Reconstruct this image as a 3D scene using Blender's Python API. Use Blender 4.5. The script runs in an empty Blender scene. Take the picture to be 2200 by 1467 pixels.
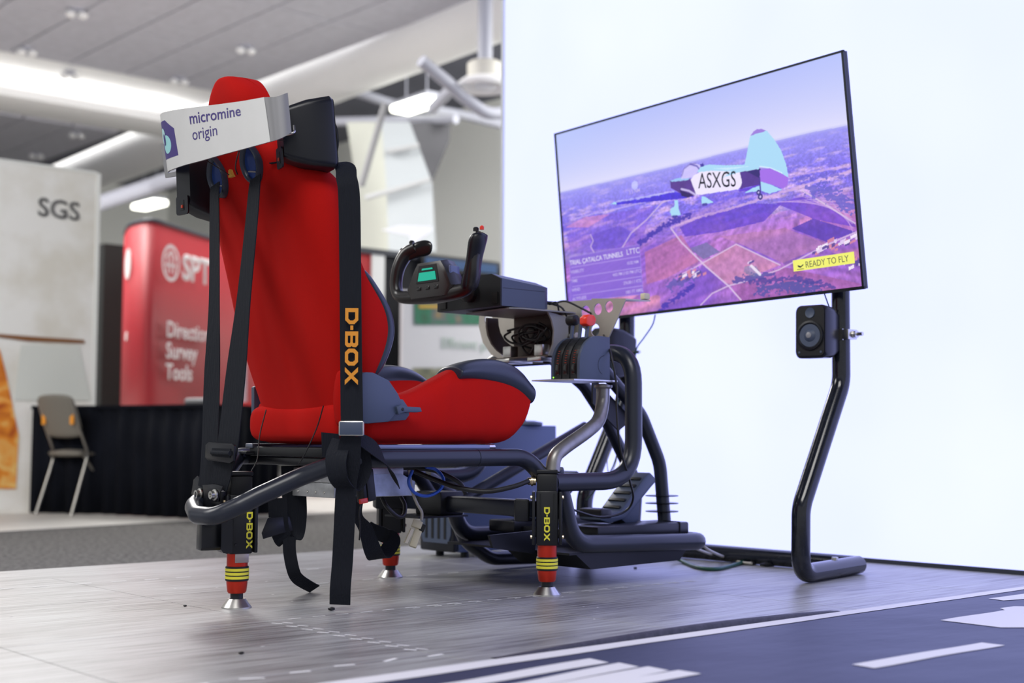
import bpy, bmesh, math, random
import numpy as np
from mathutils import Vector, Matrix

random.seed(7)
scene = bpy.context.scene
COL = scene.collection

# ------------------------------------------------------------------ camera
# World frame: X points the way the seat faces, Y to the sitter's left, Z up,
# origin under the rear motion actuator, metres.
cam_data = bpy.data.cameras.new('camera')
cam = bpy.data.objects.new('camera', cam_data)
COL.objects.link(cam)
rot = Matrix([[0.751786, -0.048586, -0.657615], [-0.659399, -0.0503, -0.750109], [0.003367, 0.997552, -0.069852]])
cam.matrix_world = Matrix.Translation(Vector((-1.726, -2.992, 0.42))) @ rot.to_4x4()
cam_data.sensor_width = 36.0
cam_data.lens = 47.9515
cam_data.clip_end = 200
cam_data.dof.use_dof = True
cam_data.dof.focus_distance = 3.45
cam_data.dof.aperture_fstop = 2.5
scene.camera = cam

# ------------------------------------------------------------------ world, lights, exposure
scene.view_settings.view_transform = 'Standard'
scene.view_settings.look = 'None'
scene.view_settings.gamma = 1.0
scene.view_settings.use_curve_mapping = False
scene.view_settings.exposure = 0.0
world = bpy.data.worlds.new('hall_ambience')
scene.world = world
world.use_nodes = True
bg = world.node_tree.nodes['Background']
bg.inputs['Color'].default_value = (0.94, 0.96, 1.0, 1)
bg.inputs['Strength'].default_value = 0.62

def area_lamp(name, loc, sx, sy, power, color=(1, 1, 1), target=None):
    d = bpy.data.lights.new(name, 'AREA')
    d.shape = 'RECTANGLE'; d.size = sx; d.size_y = sy; d.energy = power; d.color = color
    o = bpy.data.objects.new(name, d); COL.objects.link(o); o.location = loc
    if target is not None:
        v = Vector(target) - Vector(loc)
        o.rotation_euler = v.to_track_quat('-Z', 'Y').to_euler()
    return o
# added area lamps at ceiling height that fill in light, not hall fixtures
area_lamp('hall_fill_lamp', (-3.0, -3.5, 4.8), 3.0, 3.0, 290, (1.0, 0.985, 0.96))
area_lamp('hall_fill_lamp', (-3.0, 3.5, 4.8), 3.0, 3.0, 430, (1.0, 0.985, 0.96), (0.5, 5.5, 1.0))
area_lamp('hall_fill_lamp', (3.0, 9.0, 4.85), 3.0, 3.0, 620, (1.0, 0.98, 0.95))
area_lamp('hall_fill_lamp', (9.0, 3.6, 5.0), 2.0, 3.0, 900, (1.0, 0.99, 0.95), (13.0, 9.5, 2.5))  # added wall-washer behind the back-lit wall, brightens the far wall

# ------------------------------------------------------------------ materials
MATS = {}
def mat(name, col, rough=0.5, metal=0.0, noise=0.0, nscale=40.0, bump=0.0, bscale=200.0,
        emit=None, estr=0.0, sheen=0.0, coat=0.0, spec=None, stretch=None, alpha=1.0, trans=0.0):
    if name in MATS: return MATS[name]
    m = bpy.data.materials.new(name); m.use_nodes = True
    nt = m.node_tree; b = nt.nodes['Principled BSDF']
    b.inputs['Base Color'].default_value = (*col, 1)
    b.inputs['Roughness'].default_value = rough
    b.inputs['Metallic'].default_value = metal
    if spec is not None: b.inputs['Specular IOR Level'].default_value = spec
    if sheen: b.inputs['Sheen Weight'].default_value = sheen
    if coat: b.inputs['Coat Weight'].default_value = coat; b.inputs['Coat Roughness'].default_value = 0.1
    if trans: b.inputs['Transmission Weight'].default_value = trans
    geo = nt.nodes.new('ShaderNodeNewGeometry')
    vec = geo.outputs['Position']
    if stretch:
        mp = nt.nodes.new('ShaderNodeMapping'); mp.inputs['Scale'].default_value = stretch
        nt.links.new(vec, mp.inputs['Vector']); vec = mp.outputs['Vector']
    if noise:
        n = nt.nodes.new('ShaderNodeTexNoise'); n.inputs['Scale'].default_value = nscale; n.inputs['Detail'].default_value = 4
        nt.links.new(vec, n.inputs['Vector'])
        r = nt.nodes.new('ShaderNodeMapRange')
        r.inputs['From Min'].default_value = 0.3; r.inputs['From Max'].default_value = 0.7
        r.inputs['To Min'].default_value = 1 - noise; r.inputs['To Max'].default_value = 1 + noise
        nt.links.new(n.outputs['Fac'], r.inputs['Value'])
        mx = nt.nodes.new('ShaderNodeVectorMath'); mx.operation = 'SCALE'
        mx.inputs[0].default_value = col
        nt.links.new(r.outputs['Result'], mx.inputs['Scale'])
        nt.links.new(mx.outputs['Vector'], b.inputs['Base Color'])
    if bump:
        n2 = nt.nodes.new('ShaderNodeTexNoise'); n2.inputs['Scale'].default_value = bscale; n2.inputs['Detail'].default_value = 3
        nt.links.new(vec, n2.inputs['Vector'])
        bp = nt.nodes.new('ShaderNodeBump'); bp.inputs['Strength'].default_value = bump; bp.inputs['Distance'].default_value = 0.01
        nt.links.new(n2.outputs['Fac'], bp.inputs['Height'])
        nt.links.new(bp.outputs['Normal'], b.inputs['Normal'])
    if emit is not None:
        b.inputs['Emission Color'].default_value = (*emit, 1); b.inputs['Emission Strength'].default_value = estr
    MATS[name] = m
    return m

M_RED = mat('red_seat_fabric', (0.50, 0.008, 0.006), 0.9, noise=0.10, nscale=900, bump=0.25, bscale=1500, spec=0.12)
def add_folds(m):                      # soft upright creases in stretched cloth
    nt = m.node_tree; b = nt.nodes['Principled BSDF']; geo = nt.nodes.new('ShaderNodeNewGeometry')
    mp = nt.nodes.new('ShaderNodeMapping'); mp.inputs['Scale'].default_value = (1.0, 1.0, 0.22); mp.inputs['Rotation'].default_value = (0.15, 0, 0)
    n = nt.nodes.new('ShaderNodeTexNoise'); n.inputs['Scale'].default_value = 10.0; n.inputs['Detail'].default_value = 1.0
    bp = nt.nodes.new('ShaderNodeBump'); bp.inputs['Strength'].default_value = 0.55; bp.inputs['Distance'].default_value = 0.03
    nt.links.new(geo.outputs['Position'], mp.inputs['Vector']); nt.links.new(mp.outputs['Vector'], n.inputs['Vector']); nt.links.new(n.outputs['Fac'], bp.inputs['Height'])
    old = b.inputs['Normal'].links[0].from_node; nt.links.new(bp.outputs['Normal'], old.inputs['Normal'])
add_folds(M_RED)
M_LEATHER = mat('dark_leatherette', (0.024, 0.032, 0.054), 0.32, bump=0.08, bscale=500)
M_TUBE = mat('black_powder_coat', (0.014, 0.018, 0.031), 0.32, bump=0.04, bscale=900)
M_TUBE_GLOSS = mat('glossy_black_paint', (0.010, 0.012, 0.019), 0.14, noise=0.25, nscale=60)
M_GREYTUBE = mat('bare_grey_steel', (0.30, 0.29, 0.28), 0.38, metal=0.75, noise=0.15, nscale=30)
M_STRAP = mat('black_webbing', (0.008, 0.010, 0.016), 0.75, bump=0.35, bscale=320, stretch=(1, 1, 0.04), spec=0.25)
M_BLACK = mat('black_plastic', (0.010, 0.011, 0.013), 0.45, spec=0.35)
M_BLACK2 = mat('satin_black_metal', (0.008, 0.009, 0.013), 0.34, spec=0.38)
M_GRAPH = mat('graphite_plastic', (0.056, 0.076, 0.128), 0.48, bump=0.05, bscale=1500)
M_GLOSSBLACK = mat('gloss_black_plastic', (0.012, 0.012, 0.012), 0.18)
M_STEEL = mat('brushed_steel', (0.62, 0.61, 0.58), 0.32, metal=1.0, noise=0.08, nscale=60)
M_ALU = mat('sheet_aluminium', (0.60, 0.61, 0.62), 0.42, metal=0.9, noise=0.06, nscale=80)
M_BRACKET = mat('painted_beige_steel', (0.44, 0.41, 0.36), 0.42, metal=0.4, noise=0.04, nscale=30)
M_BRACKET_DK = mat('dark_bronze_steel', (0.10, 0.075, 0.065), 0.45, metal=0.3)
M_REDANO = mat('red_anodised', (0.55, 0.030, 0.012), 0.28, metal=0.55)
M_YELLOW = mat('yellow_print', (0.80, 0.74, 0.05), 0.5)
M_ORANGE = mat('amber_print', (0.78, 0.30, 0.02), 0.55)
M_WHITE = mat('white_vinyl', (0.64, 0.64, 0.635), 0.45, noise=0.02, nscale=15)
M_NAVY = mat('navy_print', (0.045, 0.025, 0.20), 0.45)
M_AQUA = mat('aqua_print', (0.33, 0.68, 0.70), 0.45)
M_DGREY = mat('dark_grey_plate', (0.115, 0.115, 0.125), 0.4, metal=0.5)
M_GREYPLATE = mat('grey_plate', (0.24, 0.24, 0.25), 0.5, metal=0.2)
M_BLUECABLE = mat('blue_cable', (0.02, 0.10, 0.55), 0.35)
M_GREYCABLE = mat('grey_beige_cable', (0.42, 0.40, 0.35), 0.5)
M_BLKCABLE = mat('black_cable', (0.010, 0.010, 0.012), 0.45)
M_GREENCABLE = mat('dark_green_cable', (0.010, 0.07, 0.045), 0.45)
M_IVORY = mat('ivory_plastic', (0.60, 0.55, 0.40), 0.5)
M_REDKNOB = mat('red_knob_plastic', (0.80, 0.045, 0.020), 0.35)
M_BRASS = mat('nickel_brass', (0.55, 0.45, 0.30), 0.3, metal=1.0)
M_LCD = mat('green_lcd', (0.0, 0.25, 0.17), 0.3, emit=(0.0, 0.50, 0.33), estr=0.55)
M_LED = mat('green_led', (0.1, 0.6, 0.0), 0.3, emit=(0.3, 1.0, 0.05), estr=2.0)
M_REDLAMP = mat('red_lamp', (0.5, 0.05, 0.02), 0.4)

# ------------------------------------------------------------------ object helpers
ORG = {}
def finish(bm, name, material, parent=None, smooth=35, world=True):
    me = bpy.data.meshes.new(name)
    bmesh.ops.recalc_face_normals(bm, faces=bm.faces[:])
    if parent is not None and world:
        o = ORG.get(parent.as_pointer(), Vector((0, 0, 0)))
        bmesh.ops.translate(bm, verts=bm.verts[:], vec=-o)
    bm.to_mesh(me); bm.free()
    if smooth:
        me.polygons.foreach_set('use_smooth', [True] * len(me.polygons))
        try: me.set_sharp_from_angle(angle=math.radians(smooth))
        except Exception: pass
    if isinstance(material, (list, tuple)):
        for m in material: me.materials.append(m)
    elif material: me.materials.append(material)
    ob = bpy.data.objects.new(name, me); COL.objects.link(ob)
    if parent is not None:
        ob.parent = parent
        ORG[ob.as_pointer()] = ORG.get(parent.as_pointer(), Vector((0, 0, 0)))
    else:
        ORG[ob.as_pointer()] = Vector((0, 0, 0))
    return ob
def tag(o, label, cat, group=None, kind=None):
    o['label'] = label; o['category'] = cat
    if group: o['group'] = group
    if kind: o['kind'] = kind
    return o
def thing(name, label, cat, loc=(0, 0, 0), group=None):
    e = bpy.data.objects.new(name, None); COL.objects.link(e)
    e.empty_display_size = 0.05; e.location = loc
    ORG[e.as_pointer()] = Vector(loc)
    return tag(e, label, cat, group)
def struct(o):
    o['kind'] = 'structure'; return o

def box_bm(c, s, R=None, bevel=0.0, seg=2, bm=None):
    own = bm is None
    b2 = bmesh.new()
    bmesh.ops.create_cube(b2, size=1.0)
    for v in b2.verts: v.co = Vector((v.co.x * s[0], v.co.y * s[1], v.co.z * s[2]))
    if bevel: bmesh.ops.bevel(b2, geom=b2.edges[:], offset=bevel, segments=seg, affect='EDGES', profile=0.5)
    if R is not None: bmesh.ops.transform(b2, matrix=R.to_4x4(), verts=b2.verts[:])
    bmesh.ops.translate(b2, verts=b2.verts[:], vec=Vector(c))
    if own: return b2
    merge(bm, b2); return bm
def merge(bm, b2):
    me = bpy.data.meshes.new('tmp'); b2.to_mesh(me); b2.free()
    bm.from_mesh(me); bpy.data.meshes.remove(me)
def box(name, c, s, material, parent=None, R=None, bevel=0.0, seg=2):
    return finish(box_bm(c, s, R, bevel, seg), name, material, parent)
def box2(name, a, b, material, parent=None, bevel=0.0):
    c = [(a[i] + b[i]) / 2 for i in range(3)]; s = [abs(a[i] - b[i]) for i in range(3)]
    return box(name, c, s, material, parent, None, bevel)

def fillet(pts, rad, n=8):
    pts = [Vector(p) for p in pts]; out = [pts[0]]
    for i in range(1, len(pts) - 1):
        p = pts[i]; a = pts[i - 1] - p; b = pts[i + 1] - p
        la, lb = a.length, b.length; a.normalize(); b.normalize()
        ang = a.angle(b)
        if ang > math.radians(178): out.append(p); continue
        r = rad[i] if isinstance(rad, (list, tuple)) else rad
        t = min(r / math.tan(ang / 2), la * 0.49, lb * 0.49); 
        p0 = p + a * t; p1 = p + b * t
        for k in range(n + 1):
            s = k / n
            out.append((p0 * (1 - s) + p * s) * (1 - s) + (p * (1 - s) + p1 * s) * s)
    out.append(pts[-1]); return out
def smooth_path(pts, n=8):
    pts = [Vector(p) for p in pts]
    P = [pts[0] * 2 - pts[1]] + pts + [pts[-1] * 2 - pts[-2]]
    out = []
    for i in range(1, len(P) - 2):
        p0, p1, p2, p3 = P[i - 1], P[i], P[i + 1], P[i + 2]
        for k in range(n):
            t = k / n
            out.append(0.5 * ((2 * p1) + (p2 - p0) * t + (2 * p0 - 5 * p1 + 4 * p2 - p3) * t * t + (3 * p1 - p0 - 3 * p2 + p3) * t ** 3))
    out.append(pts[-1]); return out
def sweep(path, r, seg=14, cap=True, bm=None, closed=False):
    bm = bm or bmesh.new()
    path = [Vector(p) for p in path]; n = len(path)
    T = []
    for i in range(n):
        a = path[max(i - 1, 0)]; b = path[min(i + 1, n - 1)]
        t = (b - a); T.append(t.normalized() if t.length > 1e-9 else Vector((0, 0, 1)))
    up = Vector((0, 0, 1)) if abs(T[0].z) < 0.9 else Vector((1, 0, 0))
    N = (up - T[0] * up.dot(T[0])).normalized()
    rings = []
    for i in range(n):
        if i: 
            N = N - T[i] * N.dot(T[i])
            N.normalize()
        B = T[i].cross(N)
        rr = r[i] if isinstance(r, (list, tuple)) else r
        rings.append([bm.verts.new(path[i] + (N * math.cos(2 * math.pi * k / seg) + B * math.sin(2 * math.pi * k / seg)) * rr) for k in range(seg)])
    for i in range(n - 1):
        for k in range(seg):
            bm.faces.new((rings[i][k], rings[i][(k + 1) % seg], rings[i + 1][(k + 1) % seg], rings[i + 1][k]))
    if cap:
        bm.faces.new(rings[0][::-1]); bm.faces.new(rings[-1])
    return bm
def tube(name, pts, r, material, parent=None, rad=0.09, seg=16, smooth_p=False, n=8):
    path = smooth_path(pts, n) if smooth_p else fillet(pts, rad, n)
    return finish(sweep(path, r, seg), name, material, parent, smooth=50)
def cable(name, pts, r, material, parent=None, n=8):
    return finish(sweep(smooth_path(pts, n), r, 8), name, material, parent, smooth=60)
def cyl_bm(p0, p1, r0, r1=None, seg=24, bm=None):
    return sweep([p0, p1], [r0, r1 if r1 is not None else r0], seg, True, bm)
def cyl(name, p0, p1, r, material, parent=None, r1=None, seg=24):
    return finish(cyl_bm(p0, p1, r, r1, seg), name, material, parent, smooth=40)
def lathe(name, c, prof, material, parent=None, seg=28, axis='Z', R=None):
    bm = bmesh.new(); rings = []
    for r, z in prof:
        ring = []
        for k in range(seg):
            a = 2 * math.pi * k / seg
            p = Vector((r * math.cos(a), r * math.sin(a), z))
            if R is not None: p = R @ p
            ring.append(bm.verts.new(Vector(c) + p))
        rings.append(ring)
    for i in range(len(rings) - 1):
        for k in range(seg):
            bm.faces.new((rings[i][k], rings[i][(k + 1) % seg], rings[i + 1][(k + 1) % seg], rings[i + 1][k]))
    bm.faces.new(rings[0][::-1]); bm.faces.new(rings[-1])
    return finish(bm, name, material, parent, smooth=35)
def prism_bm(pts, d, bevel=0.0, bm=None):
    """closed outline of 3D points extruded by vector d"""
    b2 = bmesh.new(); d = Vector(d)
    a = [b2.verts.new(Vector(p)) for p in pts]
    f = b2.faces.new(a)
    r = bmesh.ops.extrude_face_region(b2, geom=[f])
    bmesh.ops.translate(b2, verts=[e for e in r['geom'] if isinstance(e, bmesh.types.BMVert)], vec=d)
    if bevel:
        bmesh.ops.recalc_face_normals(b2, faces=b2.faces[:])
        bmesh.ops.bevel(b2, geom=b2.edges[:], offset=bevel, segments=2, affect='EDGES', profile=0.5)
    if bm is None: return b2
    merge(bm, b2); return bm
def prism(name, pts, d, material, parent=None, bevel=0.0, smooth=35):
    return finish(prism_bm(pts, d, bevel), name, material, parent, smooth=smooth)
def loft(name, sections, material, parent=None, closed=True, cap=True, sub=0, smooth=60):
    bm = bmesh.new()
    rings = [[bm.verts.new(Vector(p)) for p in s] for s in sections]
    n = len(rings[0])
    for i in range(len(rings) - 1):
        for k in range(n if closed else n - 1):
            bm.faces.new((rings[i][k], rings[i][(k + 1) % n], rings[i + 1][(k + 1) % n], rings[i + 1][k]))
    if cap and closed:
        bm.faces.new(rings[0][::-1]); bm.faces.new(rings[-1])
    o = finish(bm, name, material, parent, smooth=0 if sub else smooth)
    if sub:
        for p in o.data.polygons: p.use_smooth = True
        md = o.modifiers.new('smooth', 'SUBSURF'); md.levels = sub; md.render_levels = sub
    return o
def ribbon(name, pts, widths, side, material, parent=None, th=0.0025, n=10, smooth_p=True):
    """flat webbing: centre line pts, width per point, side = vector (or list) across the strap"""
    k = len(pts)
    W = widths if isinstance(widths, (list, tuple)) else [widths] * k
    S = side if isinstance(side, list) else [side] * k
    if smooth_p:
        P = smooth_path(pts, n); Wp = smooth_path([(w, 0, 0) for w in W], n); Sp = smooth_path(S, n)
    else:
        P = [Vector(p) for p in pts]; Wp = [Vector((w, 0, 0)) for w in W]; Sp = [Vector(s) for s in S]
    secs = []
    for i, p in enumerate(P):
        t = (P[min(i + 1, len(P) - 1)] - P[max(i - 1, 0)]).normalized()
        s = Vector(Sp[i]); s = (s - t * s.dot(t)).normalized(); nn = t.cross(s).normalized() * th / 2
        h = s * Wp[i].x / 2
        secs.append([p - h - nn, p + h - nn, p + h + nn, p - h + nn])
    return loft(name, secs, material, parent, smooth=30)
def text(name, body, size, origin, xd, yd, material, parent=None, off=0.0, sx=1.0, depth=0.0006, align='LEFT', spacing=1.0):
    cu = bpy.data.curves.new('t', 'FONT'); cu.body = body; cu.size = 1.0; cu.offset = off
    cu.align_x = align; cu.space_character = spacing; cu.space_line = 0.95; cu.resolution_u = 3
    ob = bpy.data.objects.new('t', cu); COL.objects.link(ob)
    dg = bpy.context.evaluated_depsgraph_get(); dg.update()
    me = bpy.data.meshes.new_from_object(ob.evaluated_get(dg))
    bm = bmesh.new(); bm.from_mesh(me)
    bpy.data.objects.remove(ob); bpy.data.curves.remove(cu); bpy.data.meshes.remove(me)
    X = Vector(xd).normalized(); Y = Vector(yd).normalized(); Z = X.cross(Y)
    for v in bm.verts: v.co = Vector(origin) + X * (v.co.x * size * sx) + Y * (v.co.y * size)
    r = bmesh.ops.extrude_face_region(bm, geom=bm.faces[:])
    bmesh.ops.translate(bm, verts=[e for e in r['geom'] if isinstance(e, bmesh.types.BMVert)], vec=Z * depth)
    return finish(bm, name, material, parent, smooth=0)
def dbox(origin, xd, yd, h, material, parent):
    """wide block lettering D-BOX, cut from outlines with counters; h = cap height"""
    X = Vector(xd).normalized(); Y = Vector(yd).normalized(); Z = X.cross(Y); x = 0.0; s = 0.24
    glyphs = []
    def O(w, cl, cr): return [[(cl, 0), (w - cr, 0), (w, cr), (w, 1 - cr), (w - cr, 1), (cl, 1), (0, 1 - cl), (0, cl)] if cl else [(0, 0), (w - cr, 0), (w, cr), (w, 1 - cr), (w - cr, 1), (0, 1)]]
    def hole(x0, x1, y0, y1, c): return [(x0, y0), (x1 - c, y0), (x1, y0 + c), (x1, y1 - c), (x1 - c, y1), (x0, y1)]
    glyphs.append((1.22, O(1.22, 0, 0.30) + [hole(0.30, 0.94, s, 1 - s, 0.14)]))
    glyphs.append((0.34, [[(0, 0.40), (0.34, 0.40), (0.34, 0.62), (0, 0.62)]]))
    glyphs.append((1.20, [[(0, 0), (1.02, 0), (1.20, 0.16), (1.20, 0.40), (1.10, 0.50), (1.20, 0.60), (1.20, 0.84), (1.02, 1), (0, 1)], hole(0.32, 0.90, 0.21, 0.41, 0.06), hole(0.32, 0.90, 0.59, 0.79, 0.06)]))
    glyphs.append((1.30, O(1.30, 0.28, 0.28) + [[(0.42, s), (0.88, s), (1.0, s + 0.14), (1.0, 1 - s - 0.14), (0.88, 1 - s), (0.42, 1 - s), (0.30, 1 - s - 0.14), (0.30, s + 0.14)]]))
    glyphs.append((1.36, [[(0, 0), (0.36, 0), (0.68, 0.34), (1.0, 0), (1.36, 0), (0.87, 0.5), (1.36, 1), (1.0, 1), (0.68, 0.66), (0.36, 1), (0, 1), (0.49, 0.5)]]))
    bm = bmesh.new()
    for w, loops in glyphs:
        es = []; b2 = bmesh.new()
        for lp in loops:
            vs = [b2.verts.new(Vector(origin) + X * ((x + a) * h) + Y * (b * h)) for a, b in lp]
            for i in range(len(vs)): es.append(b2.edges.new((vs[i], vs[(i + 1) % len(vs)])))
        bmesh.ops.triangle_fill(b2, use_beauty=True, use_dissolve=False, edges=es)
        r = bmesh.ops.extrude_face_region(b2, geom=b2.faces[:])
        bmesh.ops.translate(b2, verts=[e for e in r['geom'] if isinstance(e, bmesh.types.BMVert)], vec=Z * 0.0006)
        merge(bm, b2); x += w + 0.11
    return finish(bm, 'lettering', material, parent, smooth=0)
def poly(name, pts, material, parent=None, d=(0, 0, 0.0005)):
    return prism(name, pts, d, material, parent, smooth=0)
def rotz(a): return Matrix.Rotation(a, 3, 'Z')
def arc(cx, cy, r, a0, a1, n): return [(cx + r * math.cos(a0 + (a1 - a0) * k / n), cy + r * math.sin(a0 + (a1 - a0) * k / n)) for k in range(n + 1)]

# ================================================================== THE SETTING
# vinyl floor material: grey wood-look streaks running along X
def floor_material():
    m = bpy.data.materials.new('grey_streaked_vinyl'); m.use_nodes = True
    nt = m.node_tree; b = nt.nodes['Principled BSDF']
    geo = nt.nodes.new('ShaderNodeNewGeometry')
    def noise(scale, stretch, detail=5, rough=0.6):
        mp = nt.nodes.new('ShaderNodeMapping'); mp.inputs['Scale'].default_value = stretch
        nt.links.new(geo.outputs['Position'], mp.inputs['Vector'])
        n = nt.nodes.new('ShaderNodeTexNoise'); n.inputs['Scale'].default_value = scale
        n.inputs['Detail'].default_value = detail; n.inputs['Roughness'].default_value = rough
        nt.links.new(mp.outputs['Vector'], n.inputs['Vector']); return n.outputs['Fac']
    a = noise(30, (0.12, 3.2, 1)); c = noise(3, (0.4, 1.0, 1), 3); d = noise(120, (0.05, 2.2, 1), 3)
    mx = nt.nodes.new('ShaderNodeMath'); mx.operation = 'ADD'; nt.links.new(a, mx.inputs[0])
    m2 = nt.nodes.new('ShaderNodeMath'); m2.operation = 'MULTIPLY'; m2.inputs[1].default_value = 0.55; nt.links.new(c, m2.inputs[0])
    nt.links.new(m2.outputs[0], mx.inputs[1])
    m3 = nt.nodes.new('ShaderNodeMath'); m3.operation = 'MULTIPLY_ADD'; m3.inputs[1].default_value = 0.45
    nt.links.new(d, m3.inputs[0]); nt.links.new(mx.outputs[0], m3.inputs[2])
    cr = nt.nodes.new('ShaderNodeValToRGB')
    cr.color_ramp.elements[0].position = 0.51; cr.color_ramp.elements[0].color = (0.13, 0.127, 0.127, 1)
    cr.color_ramp.elements[1].position = 0.70; cr.color_ramp.elements[1].color = (0.42, 0.435, 0.43, 1)
    e = cr.color_ramp.elements.new(0.585); e.color = (0.29, 0.285, 0.282, 1)
    sc = nt.nodes.new('ShaderNodeMath'); sc.operation = 'MULTIPLY'; sc.inputs[1].default_value = 0.6
    nt.links.new(m3.outputs[0], sc.inputs[0]); nt.links.new(sc.outputs[0], cr.inputs['Fac'])
    nt.links.new(cr.outputs['Color'], b.inputs['Base Color'])
    b.inputs['Roughness'].default_value = 0.36; b.inputs['Specular IOR Level'].default_value = 0.5
    bp = nt.nodes.new('ShaderNodeBump'); bp.inputs['Strength'].default_value = 0.08; bp.inputs['Distance'].default_value = 0.01
    nt.links.new(a, bp.inputs['Height']); nt.links.new(bp.outputs['Normal'], b.inputs['Normal'])
    return m
M_FLOOR = floor_material()
M_CARPET = mat('grey_carpet', (0.115, 0.11, 0.105), 0.95, noise=0.75, nscale=42, bump=0.8, bscale=120)
M_WHITEFLOOR = mat('pale_floor', (0.62, 0.60, 0.56), 0.5)
M_DARKTRIM = mat('dark_base_trim', (0.03, 0.035, 0.05), 0.4)
M_WALLWHITE = mat('white_hall_paint', (0.90, 0.91, 0.87), 0.7)
M_CEILGREY = mat('grey_acoustic_panel', (0.55, 0.55, 0.62), 0.9, noise=0.06, nscale=8)
M_CEILWHITE = mat('white_cove_plaster', (0.93, 0.93, 0.94), 0.7)
M_CEILDARK = mat('dark_open_ceiling', (0.17, 0.175, 0.22), 0.85, noise=0.1, nscale=2)
M_DUCT = mat('pale_duct_metal', (0.42, 0.43, 0.50), 0.5)
M_DASH = mat('pale_seam_edge', (0.85, 0.85, 0.83), 0.6)

# carpeted hall floor, platform floor of interlocking mats
fl = struct(box2('floor', (-9, -9, -0.16), (18, 27, -0.12), M_CARPET))
strip = struct(finish(prism_bm([(-0.5, 4.014, -0.118), (1.178, 4.641, -0.118), (2.465, 4.918, -0.118), (3.882, 5.111, -0.118), (5.148, 5.4, -0.118), (9.0, 9.0, -0.118), (4, 14, -0.118), (-3, 12, -0.118)], (0, 0, 0.004)), 'trim_1', M_WHITEFLOOR, None, smooth=0))
plat = struct(box2('floor_platform', (-6.0, -4.5, -0.12), (2.62, 1.25, -0.012), M_DARKTRIM))
T = 0.61
tile_bm = box_bm((0, 0, 0), (T - 0.0012, T - 0.0012, 0.012), None, 0.0008, 1)
tile_me = None
xs = [-0.07 + T * k for k in range(-9, 5)]
ys = [-0.27 + T * k for k in range(-6, 3)]
for i in range(len(xs) - 1):
    for j in range(len(ys) - 1):
        if tile_me is None:
            o = finish(tile_bm, 'floor_tile', M_FLOOR, plat); tile_me = o.data
        else:
            o = bpy.data.objects.new('floor_tile', tile_me); COL.objects.link(o); o.parent = plat
        o.location = (xs[i] + T / 2, ys[j] + T / 2, -0.006)
# outer mat strip up to the carpet
o = box2('floor_border', (-6.0, ys[-1] + 0.0008, -0.012), (2.62, 1.25, 0.0), M_FLOOR, plat)
o = box2('floor_border', (xs[-1] + 0.0008, ys[0], -0.012), (2.62, ys[-1], 0.0), M_FLOOR, plat)
# pale edges of the interlocking mat teeth, one joined part
bm = bmesh.new()
def dash(x0, y0, x1, y1, w):
    d = Vector((x1 - x0, y1 - y0, 0)).normalized(); s = Vector((-d.y, d.x, 0)) * w * 0.85
    vs = [bm.verts.new(Vector(p)) for p in (Vector((x0, y0, 0.0006)) - s, Vector((x1, y1, 0.0006)) - s, Vector((x1, y1, 0.0006)) + s, Vector((x0, y0, 0.0006)) + s)]
    bm.faces.new(vs)
y = -0.30
while y > -0.84:                                    # double row of teeth along the cross seam
    dash(-0.083, y, -0.070, y - 0.026, 0.005); dash(-0.058, y - 0.006, -0.048, y - 0.034, 0.004)
    y -= 0.062
x = -0.02
while x < 1.35:
    dash(x, -0.268 - 0.02 * x, x + 0.035, -0.269 - 0.02 * x, 0.004)
    if x > 0.3: dash(x + 0.012, -0.283 - 0.02 * x, x + 0.035, -0.283 - 0.02 * x, 0.0035)
    x += 0.062 + 0.012 * random.random()
x = -0.30
while x < 0.95:
    if not (0.30 < x < 0.55): dash(x, 0.745 - 0.06 * x, x + 0.045, 0.743 - 0.06 * x, 0.006)
    x += 0.095 + 0.03 * random.random()
x = 0.45
while x < 1.0:
    dash(x, 0.335, x + 0.04, 0.333, 0.005); x += 0.08
x = -1.0
while x < -0.1:
    dash(x, -0.90 + 0.03 * random.random(), x + 0.04, -0.905 + 0.03 * random.random(), 0.006); x += 0.10
for k in range(14):
    xx = -0.55 + random.random() * 1.6; yy = -0.75 + random.random() * 1.4
    dash(xx, yy, xx + 0.008, yy + 0.003 * random.random(), 0.003)
sd = finish(bm, 'seam_edges', M_DASH, plat, smooth=0); sd['kind'] = 'stuff'

# ------------------------------------------------ back-lit fabric wall
def lightbox_material():
    m = bpy.data.materials.new('backlit_white_fabric'); m.use_nodes = True
    nt = m.node_tree; b = nt.nodes['Principled BSDF']
    b.inputs['Base Color'].default_value = (0.04, 0.04, 0.04, 1); b.inputs['Roughness'].default_value = 0.8
    geo = nt.nodes.new('ShaderNodeNewGeometry')
    n = nt.nodes.new('ShaderNodeTexNoise'); n.inputs['Scale'].default_value = 1.1; n.inputs['Detail'].default_value = 2
    nt.links.new(geo.outputs['Position'], n.inputs['Vector'])
    cr = nt.nodes.new('ShaderNodeValToRGB')
    cr.color_ramp.elements[0].position = 0.35; cr.color_ramp.elements[0].color = (0.430, 0.467, 1.0, 1)
    cr.color_ramp.elements[1].position = 0.68; cr.color_ramp.elements[1].color = (0.466, 0.499, 1.0, 1)
    nt.links.new(n.outputs['Fac'], cr.inputs['Fac'])
    nt.links.new(cr.outputs['Color'], b.inputs['Emission Color'])
    b.inputs['Emission Strength'].default_value = 1.90
    return m
M_LIGHTBOX = lightbox_material()
wall_b = struct(box2('wall_front', (2.27, -6.0, 0.014), (2.36, 1.622, 3.6), M_LIGHTBOX))
edge = struct(box2('trim_2', (2.262, 1.622, 0.0), (2.37, 1.640, 3.6), mat('aluminium_edge', (0.7, 0.72, 0.76), 0.4, metal=0.4)))
base = struct(box2('baseboard_front', (2.258, -6.0, 0.0), (2.37, 1.622, 0.014), M_DARKTRIM))

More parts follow.
